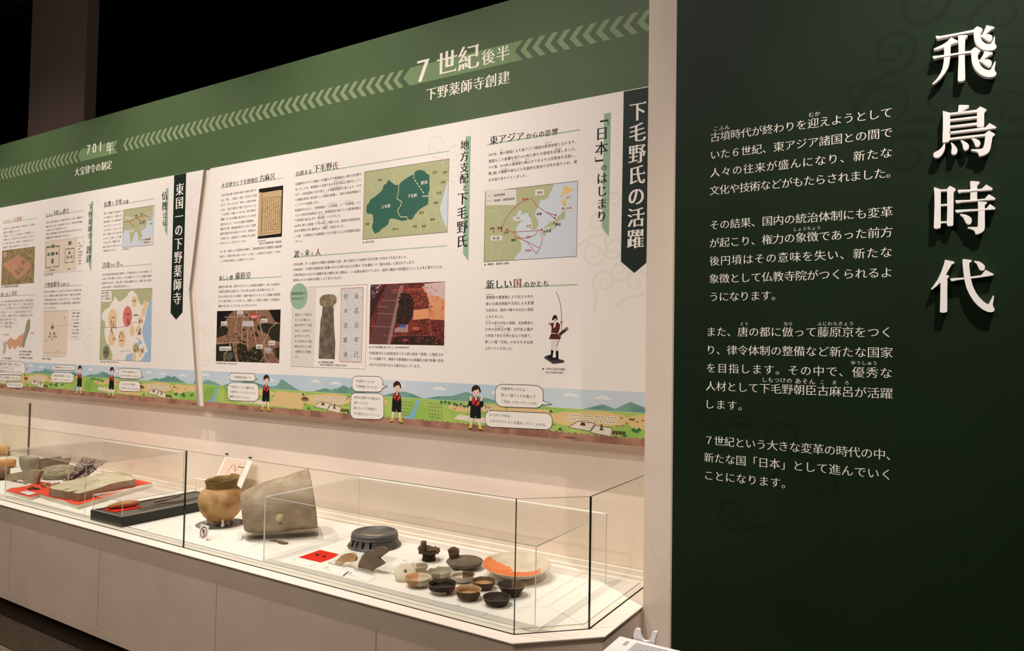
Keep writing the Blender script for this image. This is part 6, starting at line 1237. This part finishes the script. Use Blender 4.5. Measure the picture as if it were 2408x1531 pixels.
for q in ((695,1035),(730,1020),(790,1048),(820,1040)):
    c = P3(*C1b(*q), 'Z', zs_+.0006); mb.flat([c+Vector((-.015,-.006,0)), c+Vector((.012,-.010,0)), c+Vector((.010,.012,0)), c+Vector((-.004,.010,0))], None, Vector((0,0,1)))
mk = link('stamped_marks', mb.v, mb.f, clay('stamp_shadow', (112,104,82), (96,88,70), 20, .4), parent=o); mk['kind'] = 'stuff'
# small brown fragments on the small cloth
random.seed(9)
for k, (q, s_, m_) in enumerate((((330,1018),.012,cl_brown),((375,1015),.012,cl_dark),((352,1003),.010,cl_brown),((410,1020),.010,cl_dark),((480,985),.016,cl_tan),((520,965),.014,cl_tan),((560,985),.015,cl_tan),((510,1005),.015,cl_tan),((600,968),.012,cl_tan),((640,962),.011,cl_brown))):
    c = P3(*C1b(*q), 'Z', zr2+.004); c.z = (zr2+.0012)*U+1.6
    blob('clay_fragment', [c+Vector((-s_*1.3,-.003,s_*.40)), c+Vector((0,0,s_*.55)), c+Vector((s_*1.3,.003,s_*.40))], [s_*.6, s_, s_*.6], m_, '%s clay fragment on the small coral cloth' % ('dark brown' if k < 4 else 'light brown'), 'fragment', .55)['group'] = 'clay fragments, darker ones' if k < 4 else 'clay fragments, lighter ones'
# round eave tile disc with lotus relief
c = P3(*CJ(1110, 990), 'Z', ZD); r = 300/8.058*dist(c)/FPX; a0 = camang(c.x, c.y)
DT = empty('round_eave_tile', (c.x, c.y, FL), 'round grey eave tile with lotus relief, leaning beside the patterned panel', 'tile')
rt = Matrix.Rotation(R(11), 3, Vector((math.cos(a0+R(90)), math.sin(a0+R(90)), 0))); off = Vector((0,0,r*.24))
v, f, m = lathe([(0,0),(r*.97,0),(r,.004),(r,r*.26),(r*.96,r*.29),(r*.84,r*.29),(r*.80,r*.25),(0,r*.25)], 72, a0); put('tile_disc', [rt @ q+off*.85 for q in v], f, m, [cl_greywarm], (0,0,0), None, None, parent=DT)
v, f, m = lathe([(r*.36,r*.25),(r*.34,r*.31),(r*.28,r*.32),(0,r*.31)], 40, a0); put('seed_pod', [rt @ q+off*.85 for q in v], f, m, [cl_greywarm], (0,0,0), None, None, parent=DT)
for k in range(8):
    a = 2*math.pi*k/8; v, f, m = lathe([(r*.16,0),(r*.13,r*.04),(r*.06,r*.07),(0,r*.075)], 14, 0); v = [rt @ (Vector((q.x+math.cos(a)*r*.58, q.y+math.sin(a)*r*.58, q.z+r*.25)))+off*.85 for q in v]
    put('lotus_petal', v, f, m, [cl_greywarm], (0,0,0), None, None, parent=DT)
# long barrel tile lying hollow side up with its end disc
c = P3(*CJ(600, 900), 'Z', ZD); k_ = dist(c)/FPX/8.058; a0 = camang(c.x, c.y)
BT = empty('barrel_eave_tile', (c.x, c.y, FL), 'long grey barrel tile lying hollow side up with its round end to the left', 'tile')
rv = Vector((math.cos(a0+R(90)), math.sin(a0+R(90)), 0)); bk = -Vector((math.cos(a0), math.sin(a0), 0))
ax_ = (rv*.86+bk*.50).normalized(); sd_ = Vector((-ax_.y, ax_.x, 0)); rr = 215*k_; Lb = 640*k_
v = []; f = []; seg = 20
for i in range(9):
    u = i/8; s_ = rr*(1-.22*u)
    for side, q in ((0, 1.0), (1, .84)):
        for j in range(seg+1):
            t = math.pi*j/seg; v.append(ax_*(Lb*u)+sd_*math.cos(t)*s_*q+Vector((0,0,rr*1.0-math.sin(t)*s_*q)))
n1 = (seg+1)*2
for i in range(8):
    for j in range(seg):
        a = i*n1+j; f.append((a, a+1, a+1+n1, a+n1)); a += seg+1; f.append((a, a+n1, a+1+n1, a+1))
    for j in (0, seg): a = i*n1+j; f.append((a, a+n1, a+n1+seg+1, a+seg+1))
for i in (0, 8):
    for j in range(seg): a = i*n1+j; f.append((a, a+seg+1, a+seg+2, a+1))
put('barrel', v, f, [0]*len(f), [clay('tile_barrel_clay', (146,128,110), (122,106,92), 9, .7)], (0,0,0), None, None, parent=BT)
v, f, m = lathe([(0,-.02),(rr*1.08,-.02),(rr*1.12,-.012),(rr*1.12,.012),(rr*1.08,.02),(0,.02)], 48, 0)
q_ = Vector((0,0,1)).rotation_difference(-ax_); keep = [q_ @ p for p in v]; v = [p-ax_*.02+Vector((0,0,rr*1.12)) for p in keep]
v = [Vector((p.x, p.y, min(p.z, rr*1.42))) for p in v]
put('end_disc', v, f, m, [cl_greywarm], (0,0,0), None, None, parent=BT)
# bridge shaped tile piece
sherd('tile_fragment', CJ, [(45,1015),(60,975),(130,930),(260,905),(380,882),(520,842),(640,845),(742,862),(735,900),(705,960),(692,1010),(680,1115),(620,1145),(510,1152),(455,1135),(435,1090),(418,1050),(360,1030),(260,1050),(190,1080),(140,1100),(122,1075),(70,1050)], yof(CJ, (560,1150)), .022, clay('tile_bridge_clay', (176,160,132), (150,132,108), 10, .7), 'bridge shaped grey tile fragment arched over the deck', 'tile', 4, .008)
# pieces at the far left edge
for lb, q, Lh, rr_, m_ in (('tan tubular clay piece at the left edge, rearmost of three', (-20,575), 150, 88, clay('tube_tan', (204,164,112), (184,142,92), 8, .5)), ('orange clay tube fragment at the left edge, middle of three', (60,810), 200, 80, clay('tube_orange', (212,152,92), (190,128,72), 8, .5)), ('brown rounded clay piece at the left edge, front of three', (-20,1035), 165, 128, clay('tube_brown', (140,104,78), (110,80,58), 8, .5))):
    c = P3(*CJ(*q), 'Z', ZD); k_ = dist(c)/FPX/8.058; a0 = camang(c.x, c.y); rv = Vector((math.cos(a0+R(90)), math.sin(a0+R(90)), 0)); r_ = rr_*k_
    blob('clay_tube', [Vector((c.x,c.y,FL+r_))+rv*Lh*k_*t for t in (-1,-.9,-.4,.2,.7,.92,1)], [r_*s for s in (.7,.96,1,1,.97,.9,.6)], m_, lb, 'fragment', 1.)
# patterned photograph panel leaning in the left bay
BLq = P3(*C1b(680,938), 'Z', ZD); BRq = P3(*C1b(930,905), 'Z', ZD)
TLq = P3(*C1b(905,668), 'Y', BLq.y/U+.10); TRq = P3(*C1b(1175,713), 'Y', BRq.y/U+.05)
PPn = empty('patterned_panel', Vector((BLq.x, BLq.y, FL)), 'leaning photo panel of dark floral brocade behind the inscribed tile', 'panel')
nrm = (BRq-BLq).cross(TLq-BLq).normalized()*.004; 
if nrm.y < 0: nrm = -nrm
broc = bpy.data.materials.new('brocade_print'); broc.use_nodes = True; nt = broc.node_tree; b = nt.nodes['Principled BSDF']; tc = nt.nodes.new('ShaderNodeTexCoord'); vo = nt.nodes.new('ShaderNodeTexNoise'); vo.inputs['Scale'].default_value = 42; vo.inputs['Detail'].default_value = 3; vo.inputs['Distortion'].default_value = 2.5
cr = nt.nodes.new('ShaderNodeValToRGB'); cr.color_ramp.interpolation = 'CONSTANT'; cr.color_ramp.elements[0].color = rgb(34,26,28); cr.color_ramp.elements[0].position = 0; cr.color_ramp.elements[1].position = .50; cr.color_ramp.elements[1].color = rgb(206,186,176); e2 = cr.color_ramp.elements.new(.47); e2.color = rgb(150,100,70)
nt.links.new(tc.outputs['Object'], vo.inputs['Vector']); nt.links.new(vo.outputs['Fac'], cr.inputs['Fac']); nt.links.new(cr.outputs['Color'], b.inputs['Base Color'])
mb = MB(); mb.prism([BLq, BRq, TRq, TLq], nrm); mb.link('panel_board', mat('panel_back', rgb(150,130,126), .6, .2), PPn)
lp = lambda u_, w_, o_: BLq.lerp(BRq, u_).lerp(TLq.lerp(TRq, u_), w_)-nrm*.25*o_
mb = MB(); mb.flat([lp(.02,.02,1), lp(.98,.02,1), lp(.98,.98,1), lp(.02,.98,1)], None, -nrm); mb.link('brocade_print', broc, PPn)
mb = MB(); mb.flat([lp(*q, 2) for q in ((.30,.0),(.52,.02),(.66,.35),(.60,.75),(.50,.98),(.36,.7),(.42,.4))], None, -nrm); mb.link('dark_figure', ink(34,28,30), PPn)

# ================================================================ FLOOR-STANDING WHITE UNIT AND BRACKET
cb = P3(1459, 1497.6, 'Z', -.56); WU = empty('white_floor_unit', (cb.x, cb.y, .002), 'white slotted floor unit standing below the title panel', 'unit')
ww, dd, zt2 = .62, .40, cb.z
mb = MB(); mb.box((cb.x, cb.y-dd, .0), (cb.x+ww, cb.y, zt2-.004)); mb.link('unit_body', mat('unit_white', rgb(232,228,222), .45, .4), WU)
mb = MB(); mb.box((cb.x-.003, cb.y-dd-.003, zt2-.004), (cb.x+ww+.003, cb.y+.003, zt2)); mb.link('unit_lid', mat('unit_white'  , rgb(232,228,222)), WU)
slotm = ink(84,84,84)
for i in range(20):
    mb = MB(); y0 = cb.y-.018-i*.0105; mb.box((cb.x+.058, y0-.0040, zt2-.001), (cb.x+ww-.05, y0, zt2+.0004)); mb.link('vent_slot', slotm, WU)
mb = MB(); mb.box((cb.x+.028, cb.y-.055, zt2-.001), (cb.x+.040, cb.y-.020, zt2+.0005)); mb.link('latch_mark', ink(170,160,156), WU)
Q10 = crop(1380, 1380, 10.033)
ysb = cb.y/U+.006
pts = [(1095,1420),(1097,1150),(1100,1110),(1118,1040),(1140,1000),(1175,988),(1215,995),(1245,1025),(1262,1080),(1290,1210),(1320,1262),(1370,1285),(1430,1285),(1475,1268),(1500,1200),(1530,1100),(1550,1065),(1600,1055),(1645,1070),(1655,1110),(1640,1160),(1610,1235),(1600,1420)]
P = [P3(*Q10(*q), 'Y', ysb) for q in pts]; bz = min(p.z for p in P); P[0].z = P[-1].z = zt2-.06
mb = MB(); mb.prism(P, (0, .012, 0)); o = mb.link('forked_handle', mat('bracket_white', rgb(236,230,226), .35, .5), WU)
b = o.modifiers.new('bevel', 'BEVEL'); b.width = .003; b.segments = 3; b.limit_method = 'ANGLE'; b.angle_limit = R(40)
if _fo is not None:
    d_ = _fo.data; bpy.data.objects.remove(_fo); bpy.data.curves.remove(d_)
